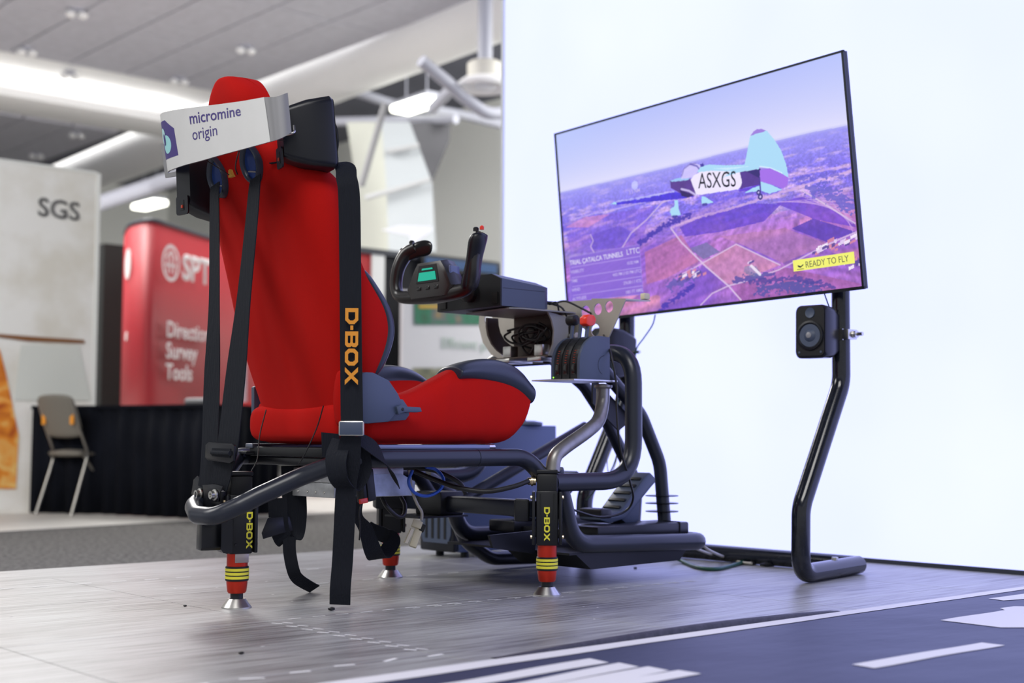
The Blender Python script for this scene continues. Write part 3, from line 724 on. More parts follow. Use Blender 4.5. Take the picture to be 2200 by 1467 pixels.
# curled dark mat edge beside the banner
secs = []
for k in range(30):
    s = k / 29; x = -0.02 + 1.10 * s; h = 0.014 * math.sin(math.pi * s) ** 0.7 + 0.0015; y = -1.005 + 0.012 * s
    secs.append([(x, y - 0.012, 0.0008), (x, y - 0.010, h * 0.75), (x, y, h), (x, y + 0.012, h * 0.7), (x, y + 0.02, 0.0008)])
o = loft('edge_strip', secs, mat('dark_rubber_edge', (0.035, 0.033, 0.042), 0.55, noise=0.4, nscale=80)); tag(o, 'dark curled rubber edge strip along the navy banner', 'edge strip')
for p, s, l in (((0.146, -0.198, 0.004), 0.008, 'black crumb lying below the hanging strap end'), ((-0.086, 0.1, 0.003), 0.004, 'tiny dark crumb left of the rear actuator foot'), ((-0.358, -0.642, 0.003), 0.005, 'tiny dark crumb in the empty foreground floor'), ((1.479, 0.061, 0.003), 0.006, 'small dark crumb near the right actuator foot')):
    bm = bmesh.new(); bmesh.ops.create_icosphere(bm, subdivisions=1, radius=s)
    for v in bm.verts: v.co = Vector((v.co.x * 1.3, v.co.y, v.co.z * 0.6)) + Vector((p[0], p[1], s * 0.55))
    tag(finish(bm, 'debris', M_BLACK), l, 'debris')

# ================================================================== TELEVISION
TL = Vector((1.555, 0.522, 1.499)); TR = Vector((1.555, -0.702, 1.541)); BR = Vector((1.64, -0.704, 0.853)); BL = Vector((1.64, 0.539, 0.825))
TVU = ((TR - TL) + (BR - BL)).normalized(); TVN = TVU.cross(((TL - BL) + (TR - BR)).normalized()).normalized()   # faces the seat
if TVN.x > 0: TVN = -TVN
def tvp(u, v, d=0.0):
    a = BL.lerp(BR, u); b = TL.lerp(TR, u); return a.lerp(b, v) + TVN * d
tv = thing('television', 'large flat television tilted down showing an aerobatic plane over fields', 'television', tvp(0.5, 0, -0.02))
M_TVBODY = mat('tv_back_black', (0.015, 0.016, 0.02), 0.4)
prism('cabinet', [tvp(0, 0, -0.004), tvp(1, 0, -0.004), tvp(1, 1, -0.004), tvp(0, 1, -0.004)], -TVN * 0.016, M_TVBODY, tv, 0.002)
e = 0.0045
for nm, q in (('bezel', [(-.001, -.002), (1.001, -.002), (1.001, 0.012), (-.001, 0.012)]), ('bezel', [(-.001, 1 - .007), (1.001, 1 - .007), (1.001, 1.002), (-.001, 1.002)]),
              ('bezel', [(-.001, 0), (.005, 0), (.005, 1), (-.001, 1)]), ('bezel', [(.995, 0), (1.001, 0), (1.001, 1), (.995, 1)])):
    prism(nm, [tvp(u, v, 0.0035) for u, v in q], -TVN * 0.008, mat('tv_bezel', (0.006, 0.010, 0.014), 0.3), tv, smooth=0)
prism('rear_housing', [tvp(.2, .05, -.020), tvp(.8, .05, -.020), tvp(.8, .6, -.020), tvp(.2, .6, -.020)], -TVN * 0.03, M_TVBODY, tv, 0.004)

# ---- the picture: colours computed per cell on a fine grid
NX, NY = 640, 360
def vnoise(x, y, seed=0):
    xi = np.floor(x).astype(np.int64); yi = np.floor(y).astype(np.int64); fx = x - xi; fy = y - yi
    fx = fx * fx * (3 - 2 * fx); fy = fy * fy * (3 - 2 * fy)
    def h(a, b):
        n = (a * 374761393 + b * 668265263 + seed * 974711) & 0x7fffffff
        n = ((n ^ (n >> 13)) * 1274126177) & 0x7fffffff
        return ((n ^ (n >> 16)) & 0xffff) / 65535.0
    return (h(xi, yi) * (1 - fx) + h(xi + 1, yi) * fx) * (1 - fy) + (h(xi, yi + 1) * (1 - fx) + h(xi + 1, yi + 1) * fx) * fy
def fbm(x, y, seed=0, o=4):
    s = 0; a = 0.5; t = 0
    for k in range(o): s = s + a * vnoise(x * 2 ** k, y * 2 ** k, seed + k); t += a; a *= 0.55
    return s / t
U, V = np.meshgrid((np.arange(NX) + 0.5) / NX, (np.arange(NY) + 0.5) / NY)
ASP = 16 / 9
def C3(*c): return np.array(c, float) / 255.0
img = np.zeros((NY, NX, 3))
h0 = (-0.0001, 0.6907); h1 = (0.6933, 0.6958)
hz = np.interp(U, [(-0.0001, 0.6907)[0], (0.4311, 0.6896)[0], (0.6933, 0.6958)[0], (0.8187, 0.6941)[0], (0.9039, 0.6935)[0], (0.9931, 0.6877)[0]],
               [(-0.0001, 0.6907)[1], (0.4311, 0.6896)[1], (0.6933, 0.6958)[1], (0.8187, 0.6941)[1], (0.9039, 0.6935)[1], (0.9931, 0.6877)[1]])
slope = (h1[1] - h0[1]) / (h1[0] - h0[0])
hlin = h0[1] + slope * (U - h0[0])
# sky
k = np.clip((V - hz) / 0.55, 0, 1)
side = np.clip(np.abs(U - 0.62) / 0.62, 0, 1)
up = C3(150, 166, 240); low = C3(218, 216, 244); lf = C3(184, 200, 246)
sky = low + (up - low) * (k ** 0.8)[..., None]
sky = sky + (lf - sky) * (side ** 2 * np.clip(k * 1.3, 0, 1) * 0.7)[..., None]
# ground seen in perspective below the rolled horizon
dn = np.clip(hz - V, 0.0005, None); al = (U - 0.5) * ASP + slope * V * 0.5
gy = 1.0 / (dn + 0.035); gx = al * gy
rx = gx * 0.86 - gy * 0.5; ry = gx * 0.5 + gy * 0.86
w1 = fbm(rx * 0.9, ry * 0.9, 3) - 0.5
cellx = np.floor(rx * 1.15 + 1.3 * w1); celly = np.floor(ry * 0.85 + 0.45 * np.mod(cellx, 2) + 1.3 * w1)
hsh = np.mod(np.sin(cellx * 12.9898 + celly * 78.233) * 43758.5453, 1.0)
pal = np.array([C3(186, 118, 176), C3(150, 98, 180), C3(203, 140, 178), C3(122, 90, 190), C3(170, 110, 190), C3(140, 116, 180), C3(196, 128, 166)])
near = pal[(hsh * 6.999).astype(int)]
fine = fbm(rx * 14, ry * 4, 11); fine2 = fbm(U * 150, V * 60, 21, 2)
stripe = np.sin((rx * np.cos(hsh * 9) + ry * np.sin(hsh * 9)) * 55 + 4 * w1)
near = near * (0.70 + 0.46 * fine + 0.26 * fine2 + 0.07 * stripe)[..., None]
dist = fbm(U * 22, (hz - V) * 60 + U * 4, 5)
far = C3(126, 110, 228) + (C3(206, 172, 230) - C3(126, 110, 228)) * np.clip((dist - 0.40) * 3.4 - np.clip(0.35 - dn, 0, 1) * 1.2, 0, 1)[..., None]
far = far * (0.80 + 0.40 * fbm(U * 190, V * 130, 31, 2))[..., None]
haze = np.clip(1 - dn / 0.17, 0, 1)[..., None]
far = far + (C3(156, 154, 238) - far) * haze * 0.8
mixn = np.clip((dn - 0.22) / 0.18, 0, 1)[..., None]
ground = far * (1 - mixn) + near * mixn
# cloud shadow, violet
shd = np.clip((fbm(U * 3 + 1, V * 7 - U * 2, 44) - 0.52) * 5, 0, 1) * np.clip((dn - 0.1) / 0.1, 0, 1)
ground = ground + (C3(92, 62, 205) - ground) * (0.45 * shd)[..., None]
img = np.where((V > hz)[..., None], sky, ground)
soft = np.clip(1 - np.abs(V - hz) / 0.012, 0, 1)[..., None]; img = img + (C3(176, 176, 238) - img) * soft * 0.6
def inside(pts):
    r = np.zeros(U.shape, bool); n = len(pts)
    for i in range(n):
        x0, y0 = pts[i]; x1, y1 = pts[(i + 1) % n]
        c = ((y0 > V) != (y1 > V)) & (U < (x1 - x0) * (V - y0) / (y1 - y0 + 1e-12) + x0); r ^= c
    return r
def fill(pts, col, a=1.0, var=0.0):
    m = inside(pts); c = C3(*col)
    if var: c = c * (1 - var / 2 + var * fbm(U * 90, V * 50, 9, 3))[..., None]
    else: c = np.broadcast_to(c, img.shape)
    img[m] = img[m] * (1 - a) + c[m] * a
def line(pts, w, col, a=1.0, rag=0.0):
    d = np.full(U.shape, 9.0)
    for (x0, y0), (x1, y1) in zip(pts[:-1], pts[1:]):
        px, py = (U - x0) * ASP, V - y0; dx, dy = (x1 - x0) * ASP, y1 - y0
        t = np.clip((px * dx + py * dy) / (dx * dx + dy * dy + 1e-12), 0, 1)
        d = np.minimum(d, np.hypot(px - t * dx, py - t * dy))
    ww = w * (1 + rag * (fbm(U * 120, V * 120, 77, 2) - 0.5) * 4) if rag else w
    m = np.clip((ww - d) / (0.0022) + 0.5, 0, 1)[..., None] * a
    img[:] = img * (1 - m) + C3(*col) * m
# fields and shadows
fill([(0.4481, 0.3923), (0.5642, 0.4351), (0.7029, 0.4371), (0.7849, 0.4101), (0.7279, 0.3479), (0.5843, 0.3357), (0.4656, 0.3418)], (92, 58, 200), 0.75, 0.3)
fill([(0.7678, 0.4191), (0.8492, 0.4259), (0.9386, 0.3429), (0.9934, 0.2754), (0.9949, 0.2548), (0.8822, 0.3164)], (100, 60, 200), 0.7, 0.3)
fill([(0.8102, 0.2945), (0.877, 0.322), (0.9937, 0.2349), (0.912, 0.2096)], (88, 60, 180), 0.85, 0.25)
fill([(0.4757, 0.2826), (0.5365, 0.2976), (0.5789, 0.243), (0.5221, 0.2195)], (118, 108, 168), 0.9, 0.2)
fill([(0.5113, 0.2036), (0.6342, 0.2659), (0.7665, 0.1412), (0.6077, 0.0814), (0.5894, 0.0937)], (204, 138, 172), 0.75, 0.35)
fill([(0.583, 0.3136), (0.7904, 0.302), (0.9142, 0.2009), (0.7756, 0.1478), (0.6437, 0.2681)], (178, 122, 168), 0.6, 0.4)
fill([(0.3158, 0.3019), (0.4527, 0.3542), (0.5052, 0.214), (0.3857, 0.1555), (0.3136, 0.1411)], (188, 110, 150), 0.6, 0.4)
fill([(0.6075, 0.077), (0.7747, 0.131), (0.9942, 0.0131), (0.9954, -0.0112), (0.6283, 0.0027)], (160, 92, 160), 0.65, 0.5)
fill([(0.0158, 0.4705), (0.1326, 0.531), (0.3645, 0.517), (0.2959, 0.335), (0.0255, 0.3568)], (120, 80, 205), 0.45, 0.4)
fill([(0.0094, 0.5025), (0.0931, 0.5365), (0.1946, 0.5245), (0.1057, 0.4783)], (216, 140, 190), 0.6, 0.4)
fill([(0.1112, 0.4371), (0.2287, 0.4571), (0.292, 0.3932), (0.2219, 0.3423), (0.1146, 0.3618)], (96, 70, 200), 0.6, 0.3)
for kk in range(9):
    o_ = kk * 0.012
    line([((0.7622, 0.4249)[0] + o_ * 2, (0.7622, 0.4249)[1] - o_ * .4), ((0.9871, 0.2568)[0] - 0.0, (0.9871, 0.2568)[1] + 0.13 - o_ * 1.6)], 0.0022, (196, 160, 226), 0.6)
# roads
W_ = (214, 190, 226)
line([(0.4172, 0.3954), (0.4506, 0.3178), (0.5298, 0.1817), (0.5981, 0.0787), (0.6347, 0.006)], 0.0042, W_, 0.9)
line([(0.4996, 0.0045), (0.5419, 0.0532), (0.5981, 0.0787), (0.6582, 0.0894), (0.7624, 0.1207), (0.9029, 0.1952), (0.9963, 0.2343)], 0.0034, W_, 0.85)
line([(0.4345, 0.1599), (0.511, 0.1992), (0.6342, 0.2659), (0.7665, 0.1412)], 0.0032, W_, 0.85)
line([(0.2333, 0.3445), (0.2707, 0.408), (0.3324, 0.4593), (0.3935, 0.5278), (0.4219, 0.5338)], 0.0034, W_, 0.8)
line([(0.1128, 0.4387), (0.1211, 0.405), (0.1092, 0.3779), (0.1214, 0.3434)], 0.0032, W_, 0.8)
line([(0.0363, 0.5362), (0.1254, 0.5429), (0.2033, 0.5417), (0.3664, 0.5495)], 0.0026, (206, 186, 236), 0.7)
line([(0.4209, 0.3991), (0.5107, 0.4221), (0.6535, 0.4376), (0.8055, 0.4639), (1.001, 0.4962)], 0.006, (214, 176, 220), 0.7, 0.4)
line([(0.8509, 0.4549), (0.9235, 0.3634), (0.9942, 0.2712)], 0.0036, W_, 0.85)
line([(0.8146, 0.5208), (0.8941, 0.5231), (0.9913, 0.5154)], 0.004, (205, 170, 225), 0.6, 0.5)
# hedges, woods and houses
D_ = (64, 48, 170)
line([(0.2967, 0.3491), (0.3422, 0.381), (0.4154, 0.4238), (0.4846, 0.4335)], 0.012, D_, 0.9, 0.8)
line([(0.3558, 0.0066), (0.4215, 0.0561), (0.4785, 0.1009)], 0.012, D_, 0.85, 0.8)
line([(0.3973, 0.116), (0.4534, 0.1332), (0.4955, 0.1615)], 0.018, (90, 84, 170), 0.75, 0.8)
line([(0.615, 0.0977), (0.6957, 0.1039), (0.7436, 0.1031)], 0.012, (84, 74, 160), 0.85, 0.9)
line([(0.6982, 0.0428), (0.7698, 0.0468), (0.8651, 0.0166)], 0.020, (80, 78, 160), 0.85, 0.9)
line([(0.6701, 0.0828), (0.8118, 0.0727), (0.9199, 0.0148)], 0.008, (70, 60, 150), 0.7, 0.9)
line([(0.8788, 0.4509), (0.9118, 0.4454), (0.937, 0.4091), (0.9869, 0.346)], 0.022, (96, 92, 196), 0.75, 1.0)
line([(0.8366, 0.5039), (0.865, 0.5037), (0.892, 0.487)], 0.010, (100, 90, 205), 0.7, 1.0)
line([(0.9148, 0.4984), (0.9681, 0.4819)], 0.008, (105, 95, 205), 0.7, 1.0)
rs = np.random.RandomState(5)
def houses(pts, n, s):
    for i in range(n):
        k_ = rs.rand() * (len(pts) - 1); a_ = pts[int(k_)]; b_ = pts[int(k_) + 1]; t_ = k_ - int(k_)
        x = a_[0] + (b_[0] - a_[0]) * t_ + rs.randn() * 0.008; y = a_[1] + (b_[1] - a_[1]) * t_ + rs.randn() * 0.010
        w = s * (0.6 + rs.rand()); h_ = s * (0.7 + 0.6 * rs.rand())
        c_ = [(238, 226, 244), (220, 200, 236), (206, 130, 160), (90, 70, 150)][rs.randint(4)]
        fill([(x, y), (x + w, y + w * 0.5), (x + w, y + w * 0.5 + h_), (x, y + h_)], c_, 0.95)
houses([(0.4195, 0.1397), (0.4681, 0.1532), (0.5078, 0.1454)], 26, 0.011)
houses([(0.8627, 0.1711), (0.9186, 0.1834), (0.9837, 0.1969)], 34, 0.013)
houses([(0.968, 0.1072), (0.9929, 0.0818)], 10, 0.012)
houses([(0.6622, 0.1586), (0.6741, 0.1518)], 5, 0.011)
fill([(0.6561, 0.1599), (0.6925, 0.1523), (0.7079, 0.1058), (0.6774, 0.1032), (0.6515, 0.1345)], (106, 120, 165), 0.5, 0.4)
line([(0.6774, 0.1555), (0.7022, 0.1113)], 0.007, (232, 220, 240), 0.95)
# the aeroplane
CY = (166, 212, 240)
fill([(0.2013, 0.5735), (0.2194, 0.5822), (0.3677, 0.5708), (0.4379, 0.5693), (0.5099, 0.5227), (0.456, 0.527), (0.2274, 0.5624)], (72, 52, 214), 1, 0.25)
line([(0.2223, 0.5794), (0.339, 0.5715), (0.4378, 0.5675)], 0.004, (196, 196, 246), 0.8, 0.6)
fill([(0.2013, 0.5735), (0.2194, 0.5822), (0.2245, 0.5652)], CY)
fill([(0.4272, 0.6246), (0.4686, 0.625), (0.5004, 0.6116), (0.5183, 0.5294), (0.4867, 0.5275), (0.4578, 0.5561), (0.4286, 0.5878)], (84, 52, 140), 1, 0.2)
fill([(0.4586, 0.5697), (0.5039, 0.5336), (0.4865, 0.5239), (0.4637, 0.5405)], (40, 20, 96))
line([(0.4655, 0.5723), (0.4917, 0.5554), (0.5143, 0.5288)], 0.005, (205, 195, 240), 0.9)
fill([(0.4272, 0.6246), (0.462, 0.6289), (0.4985, 0.6131), (0.488, 0.608), (0.4338, 0.617)], (150, 190, 236))
fill([(0.467, 0.6199), (0.4716, 0.6518), (0.4865, 0.6748), (0.5114, 0.6851), (0.5382, 0.6638), (0.5274, 0.638), (0.5086, 0.6146)], (206, 196, 246), 0.85)
line([(0.4706, 0.6355), (0.4792, 0.6651), (0.5024, 0.6807), (0.5224, 0.6788)], 0.003, (120, 110, 190), 0.8)
line([(0.5024, 0.6807), (0.5249, 0.6643), (0.5366, 0.6378)], 0.004, (90, 80, 170), 0.8)
fill([(0.5359, 0.67), (0.5465, 0.6711), (0.5522, 0.6556), (0.5377, 0.6557)], (60, 50, 160))
fill([(0.5001, 0.6062), (0.5105, 0.6232), (0.5365, 0.6351), (0.6198, 0.6162), (0.6629, 0.5991), (0.6709, 0.5754), (0.6684, 0.5321), (0.6549, 0.5149), (0.5951, 0.5208), (0.5301, 0.526), (0.5145, 0.5323)], (232, 224, 248))
fill([(0.665, 0.5914), (0.731, 0.5881), (0.7281, 0.5169), (0.6605, 0.515), (0.6696, 0.5432)], (78, 48, 140), 1, 0.15)
fill([(0.6871, 0.588), (0.7309, 0.5855), (0.7284, 0.5429)], (44, 30, 112))
fill([(0.6579, 0.5123), (0.7269, 0.5172), (0.7257, 0.4959), (0.6574, 0.5036)], (96, 60, 210))
fill([(0.5232, 0.6356), (0.5377, 0.6557), (0.5642, 0.659), (0.621, 0.6372), (0.6859, 0.62), (0.7304, 0.5987), (0.7261, 0.587), (0.6625, 0.5921), (0.6244, 0.5862), (0.6084, 0.584), (0.6381, 0.6033), (0.5754, 0.6266)], CY)
fill([(0.576, 0.6372), (0.6515, 0.6186), (0.7005, 0.6083), (0.6261, 0.6142)], (196, 226, 246))
fill([(0.6815, 0.6196), (0.6915, 0.6639), (0.7069, 0.7394), (0.7185, 0.7598), (0.7292, 0.7664), (0.7448, 0.7634), (0.7607, 0.749), (0.7812, 0.7029), (0.7987, 0.6497), (0.8111, 0.5815), (0.8146, 0.5208), (0.7956, 0.5454), (0.7623, 0.5799), (0.7291, 0.5974)], CY)
fill([(0.7084, 0.7441), (0.7185, 0.7598), (0.7292, 0.7664), (0.7448, 0.7634), (0.7607, 0.749), (0.733, 0.7476)], (150, 120, 215))
line([(0.7303, 0.597), (0.7623, 0.5799), (0.7957, 0.5471)], 0.003, (210, 234, 250), 0.9)
fill([(0.7281, 0.5803), (0.7594, 0.5809), (0.7901, 0.5506), (0.8145, 0.5191), (0.8105, 0.4897), (0.7958, 0.477), (0.761, 0.5062), (0.7265, 0.5304)], (158, 106, 226))
fill([(0.7276, 0.5301), (0.7609, 0.5045), (0.7915, 0.4731), (0.7528, 0.4672), (0.7287, 0.4863)], CY)
fill([(0.6754, 0.4931), (0.7008, 0.5076), (0.7242, 0.512), (0.7252, 0.4873), (0.6998, 0.4904)], CY)
line([(0.7263, 0.5479), (0.7247, 0.4788)], 0.003, (60, 50, 140), 0.9)
for p_, r_ in (((0.7188, 0.4822), 0.012), ((0.7237, 0.4617), 0.014)):
    dd = np.hypot((U - p_[0]) * ASP, V - p_[1]); img[dd < r_] = C3(56, 46, 130); img[dd < r_ * 0.4] = C3(190, 180, 230)
fill([(0.4381, 0.5265), (0.4503, 0.523), (0.4494, 0.4844), (0.4563, 0.4493), (0.424, 0.4513), (0.4184, 0.4742), (0.4228, 0.4898), (0.4364, 0.4972)], CY)
fill([(0.5323, 0.5181), (0.5439, 0.513), (0.5719, 0.478), (0.5314, 0.4802)], CY)
line([(0.4273, 0.4486), (0.441, 0.4468)], 0.006, (70, 60, 160)); line([(0.5352, 0.4774), (0.547, 0.4759)], 0.006, (70, 60, 160))
# overlays
PANEL = [(0.0205, 0.3417), (0.2979, 0.344), (0.2985, 0.0945), (0.0112, 0.105)]
fill(PANEL, (128, 96, 208), 0.88); 
for cc in (((0.0237, 0.2864), (0.2973, 0.285)), ((0.0229, 0.2311), (0.297, 0.2298)), ((0.0225, 0.1837), (0.2972, 0.1841)), ((0.0222, 0.1374), (0.2973, 0.1365))): line(list(cc), 0.0018, (178, 156, 232), 0.9)
line(PANEL + PANEL[:1], 0.0016, (160, 136, 226), 0.8)
fill([(0.8066, 0.1514), (0.9849, 0.1537), (0.9836, 0.1039), (0.8066, 0.1016)], (236, 236, 112))
dd = np.hypot((U - (0.2978, 0.6408)[0]) * ASP, V - (0.2978, 0.6408)[1]); m_ = (dd < 0.022); img[m_] = img[m_] * 0.4 + C3(210, 215, 255) * 0.6
img = np.clip(img, 0, 1)
lin = np.where(img <= 0.04045, img / 12.92, ((img + 0.055) / 1.055) ** 2.4)
# grid mesh with a per-face colour attribute
uu = np.linspace(0.004, 0.996, NX + 1); vv = np.linspace(0.010, 0.995, NY + 1)
gu, gv = np.meshgrid(uu, vv)
corners = [np.array(c) for c in (BL, BR, TL, TR)]
pos = (corners[0] * ((1 - gu) * (1 - gv))[..., None] + corners[1] * (gu * (1 - gv))[..., None] + corners[2] * ((1 - gu) * gv)[..., None] + corners[3] * (gu * gv)[..., None]) + np.array(TVN) * 0.0005
pos = (pos - np.array(ORG[tv.as_pointer()])).reshape(-1, 3)
idx = np.arange((NX + 1) * (NY + 1)).reshape(NY + 1, NX + 1)
quads = np.stack([idx[:-1, :-1], idx[:-1, 1:], idx[1:, 1:], idx[1:, :-1]], -1).reshape(-1, 4)
me = bpy.data.meshes.new('screen_picture')
me.vertices.add(len(pos)); me.vertices.foreach_set('co', pos.ravel())
me.loops.add(len(quads) * 4); me.loops.foreach_set('vertex_index', quads.ravel().astype(np.int32))
me.polygons.add(len(quads)); me.polygons.foreach_set('loop_start', np.arange(0, len(quads) * 4, 4, dtype=np.int32))
me.update(calc_edges=True)
att = me.color_attributes.new('picture', 'FLOAT_COLOR', 'CORNER')
colr = np.ones((len(quads), 4, 4), np.float32); colr[..., :3] = lin.reshape(-1, 1, 3); att.data.foreach_set('color', colr.ravel())
sm = bpy.data.materials.new('screen_glow'); sm.use_nodes = True
nt = sm.node_tree; b = nt.nodes['Principled BSDF']; b.inputs['Base Color'].default_value = (0.01, 0.01, 0.012, 1); b.inputs['Roughness'].default_value = 0.35
vc = nt.nodes.new('ShaderNodeVertexColor'); vc.layer_name = 'picture'
nt.links.new(vc.outputs['Color'], b.inputs['Emission Color']); b.inputs['Emission Strength'].default_value = 1.06
me.materials.append(sm)
so = bpy.data.objects.new('screen_picture', me); COL.objects.link(so); so.parent = tv
def scr_mat(name, c): 
    l = tuple(((x / 255 + 0.055) / 1.055) ** 2.4 for x in c); return mat(name, (0.01, 0.01, 0.01), 0.4, emit=l, estr=0.95)
def scr_text(name, body, p, q, size, col, off=0.0, align='LEFT', sx=1.0):
    a = tvp(p[0], p[1], 0.0012); b = tvp(q[0], q[1], 0.0012); xd = (b - a).normalized(); yd = TVN.cross(xd)
    if yd.z < 0: yd = -yd
    return text(name, body, size, a, xd, yd, col, tv, off=off, sx=sx, depth=0.0003, align=align)
S_DARK = scr_mat('screen_ink', (20, 22, 50)); S_WHITE = scr_mat('screen_white', (226, 220, 250)); S_LAV = scr_mat('screen_lavender', (196, 180, 240)); S_OLIVE = scr_mat('screen_olive', (110, 110, 80))
scr_text('registration', 'ASXGS', (0.5241, 0.5597), (0.6404, 0.5343), 0.070, S_DARK, 0.002, sx=0.73)
scr_text('prompt', 'READY TO FLY', (0.8402, 0.1208), (0.9206, 0.1221), 0.027, S_OLIVE, 0.004, sx=0.86)
line_pts = [(0.8155, 0.1377), (0.8348, 0.1353), (0.8155, 0.1175), (0.8349, 0.1177)]
scr_text('panel_title', 'TRIAL ÇATALCA TUNNELS', (0.024, 0.3045), (0.2159, 0.3048), 0.0235, S_WHITE, 0.012, sx=0.93)
scr_text('panel_code', 'LTTC', (0.2499, 0.308), (0.2884, 0.308), 0.027, S_WHITE, 0.0, sx=0.95)
for body, p, q in (('VISIBILITY', (0.0254, 0.2598), (0.0685, 0.2601)), ('TIME', (0.0242, 0.2126), (0.0495, 0.2128)), ('WIND', (0.0238, 0.1653), (0.0467, 0.1662)), ('ALTITUDE', (0.0243, 0.1179), (0.0722, 0.1196))):
    scr_text('panel_row', body, p, q, 0.0155, S_LAV, 0.012)
for body, p, q in (('10.02 NM', (0.2477, 0.2583), (0.287, 0.2587)), ('4:03 PM (1:03 PM UTC)', (0.1913, 0.2118), (0.2887, 0.2125)), ('276.00 / 1 KTS', (0.23, 0.1626), (0.2894, 0.1637)), ('1001 FT AMSL', (0.2347, 0.1154), (0.2889, 0.1172))):
    scr_text('panel_value', body, p, q, 0.0150, S_LAV, 0.010, sx=0.92)
scr_text('marker', '3.3 NM', (0.2763, 0.6028), (0.3228, 0.6047), 0.017, S_LAV, 0.008)
def scr_poly(pts, col): return poly('prompt_icon', [tvp(u, v, 0.0010) for u, v in pts], col, tv, TVN * 0.0004)
scr_poly([(0.8172, 0.1365), (0.8222, 0.1346), (0.8254, 0.1306), (0.8344, 0.1379), (0.8347, 0.1337), (0.825, 0.1239), (0.8184, 0.1286)], S_DARK)
scr_poly([(0.815, 0.1192), (0.835, 0.1193), (0.8348, 0.1168), (0.8149, 0.1167)], S_DARK)

# ------------------------------------------------ television stand
R_ST = 0.0275
sx_, sy_ = 1.735, -0.56
stand = thing('television_stand', 'glossy black bent tube stand holding the television', 'stand', (1.75, -0.1, 0))
tube('leg', [(1.73, -0.56, 1.15), (1.725, -0.56, 0.585), (1.52, -0.56, 0.22), (1.515, -0.56, 0.0285), (1.90, -0.49, 0.0285)], R_ST, M_TUBE_GLOSS, stand, [0, .12, .12, .055, 0])
tube('leg', [(1.73, 0.335, 1.10), (1.725, 0.335, 0.585), (1.52, 0.335, 0.22), (1.515, 0.335, 0.0285), (1.90, 0.40, 0.0285)], R_ST, M_TUBE_GLOSS, stand, [0, .12, .12, .055, 0])
tube('crossbar', [(1.895, -0.49, 0.0285), (1.895, 0.42, 0.0285)], R_ST * 0.98, M_TUBE_GLOSS, stand)
box2('mount_bar', (1.69, -0.60, 1.02), (1.715, 0.38, 1.08), M_TUBE, stand, 0.003)
box2('mount_bar', (1.69, -0.60, 1.16), (1.715, 0.38, 1.22), M_TUBE, stand, 0.003)
for y in (-0.3, 0.12): box2('mount_rail', (1.655, y - .02, 0.95), (1.692, y + .02, 1.3), M_TUBE, stand, 0.002)
bq = (1.744, -0.525, 0.058); cyl('bolt', (bq[0], -0.515, 0.049), (bq[0], -0.515, 0.062), 0.010, M_STEEL, stand, None, 6)

# ================================================================== SATELLITE SPEAKERS
def rounded_rect(w, h, r, n=5):
    pts = []
    for cx, cy, a in ((w / 2 - r, h / 2 - r, 0), (-w / 2 + r, h / 2 - r, 90), (-w / 2 + r, -h / 2 + r, 180), (w / 2 - r, -h / 2 + r, 270)):
        for k in range(n + 1):
            t = math.radians(a + 90 * k / n); pts.append((cx + r * math.cos(t), cy + r * math.sin(t)))
    return pts
def speaker(name, label, c, fwd, up, w=0.104, h=0.158, d=0.11, group=None, loc=None, taper=(0.97, 0.80, 0.70)):
    """c = centre of the front face; fwd = direction the cone faces"""
    c = Vector(c); f = Vector(fwd).normalized(); u = Vector(up); u = (u - f * u.dot(f)).normalized(); s = u.cross(f)
    t = thing(name, label, 'speaker', loc or tuple(c), group)
    secs = []
    for dd, k in ((0.0, 0.94), (-0.006, 1.0), (-0.5 * d, taper[0]), (-0.85 * d, taper[1]), (-d, taper[2])):
        secs.append([c + s * (x * k) + u * (y * (k if k < 1 else 1)) + f * dd for x, y in rounded_rect(w, h, 0.018)])
    loft('cabinet', secs, M_BLACK2, t, smooth=40)
    front = [c + s * (x * 0.90) + u * (y * 0.92) + f * 0.0008 for x, y in rounded_rect(w, h, 0.016)]
    prism('baffle', front, f * 0.002, M_BLACK, t)
    Rm = Matrix((s, u, f)).transposed()
    k = c - u * 0.012 + f * 0.003
    lathe('cone_surround', k, [(0.044, 0.0), (0.044, 0.004), (0.038, 0.005), (0.034, 0.001), (0.034, 0.0)], M_BLACK2, t, R=Rm)
    lathe('cone', k, [(0.034, 0.001), (0.022, -0.002), (0.014, 0.006), (0.008, 0.008), (0.001, 0.008)], M_GRAPH, t, R=Rm)
    lathe('dust_cap', k, [(0.011, 0.004), (0.008, 0.010), (0.001, 0.012)], mat('grey_cap', (0.25, 0.25, 0.27), 0.4), t, R=Rm)
    lathe('tweeter_port', c + u * 0.055 + f * 0.003, [(0.016, 0), (0.015, 0.002), (0.012, 0.0005), (0.001, 0.0005)], M_GRAPH, t, 20, R=Rm)
    for q in (-1, 1): lathe('screw', c - u * 0.062 + s * 0.036 * q + f * 0.003, [(0.004, 0), (0.003, 0.001), (0.0005, 0.001)], M_GRAPH, t, 10, R=Rm)
    return t
sp = speaker('stand_speaker', 'black satellite speaker clamped to the right leg of the television stand', (1.595, -0.545, 0.735), (-1, -0.12, 0.02), (0.03, 0, 1))
text('lettering', 'logitech', 0.009, (1.5905, -0.528, 0.675), (0.12, -1, 0), (0, 0, 1), mat('pale_print', (0.5, 0.5, 0.5), 0.5), sp, depth=0.0008)
cl = thing('speaker_clamp', 'steel clamp fixing the right speaker to the stand leg', 'clamp', (1.72, -0.60, 0.73))
box2('block', (1.700, -0.605, 0.715), (1.745, -0.583, 0.745), M_STEEL, cl, 0.002)
lathe('nut', (1.725, -0.606, 0.73), [(0.012, 0), (0.012, 0.012), (0.006, 0.014), (0.006, 0.032), (0.001, 0.033)], M_STEEL, cl, 8, R=Matrix.Rotation(math.radians(90), 3, 'X'))
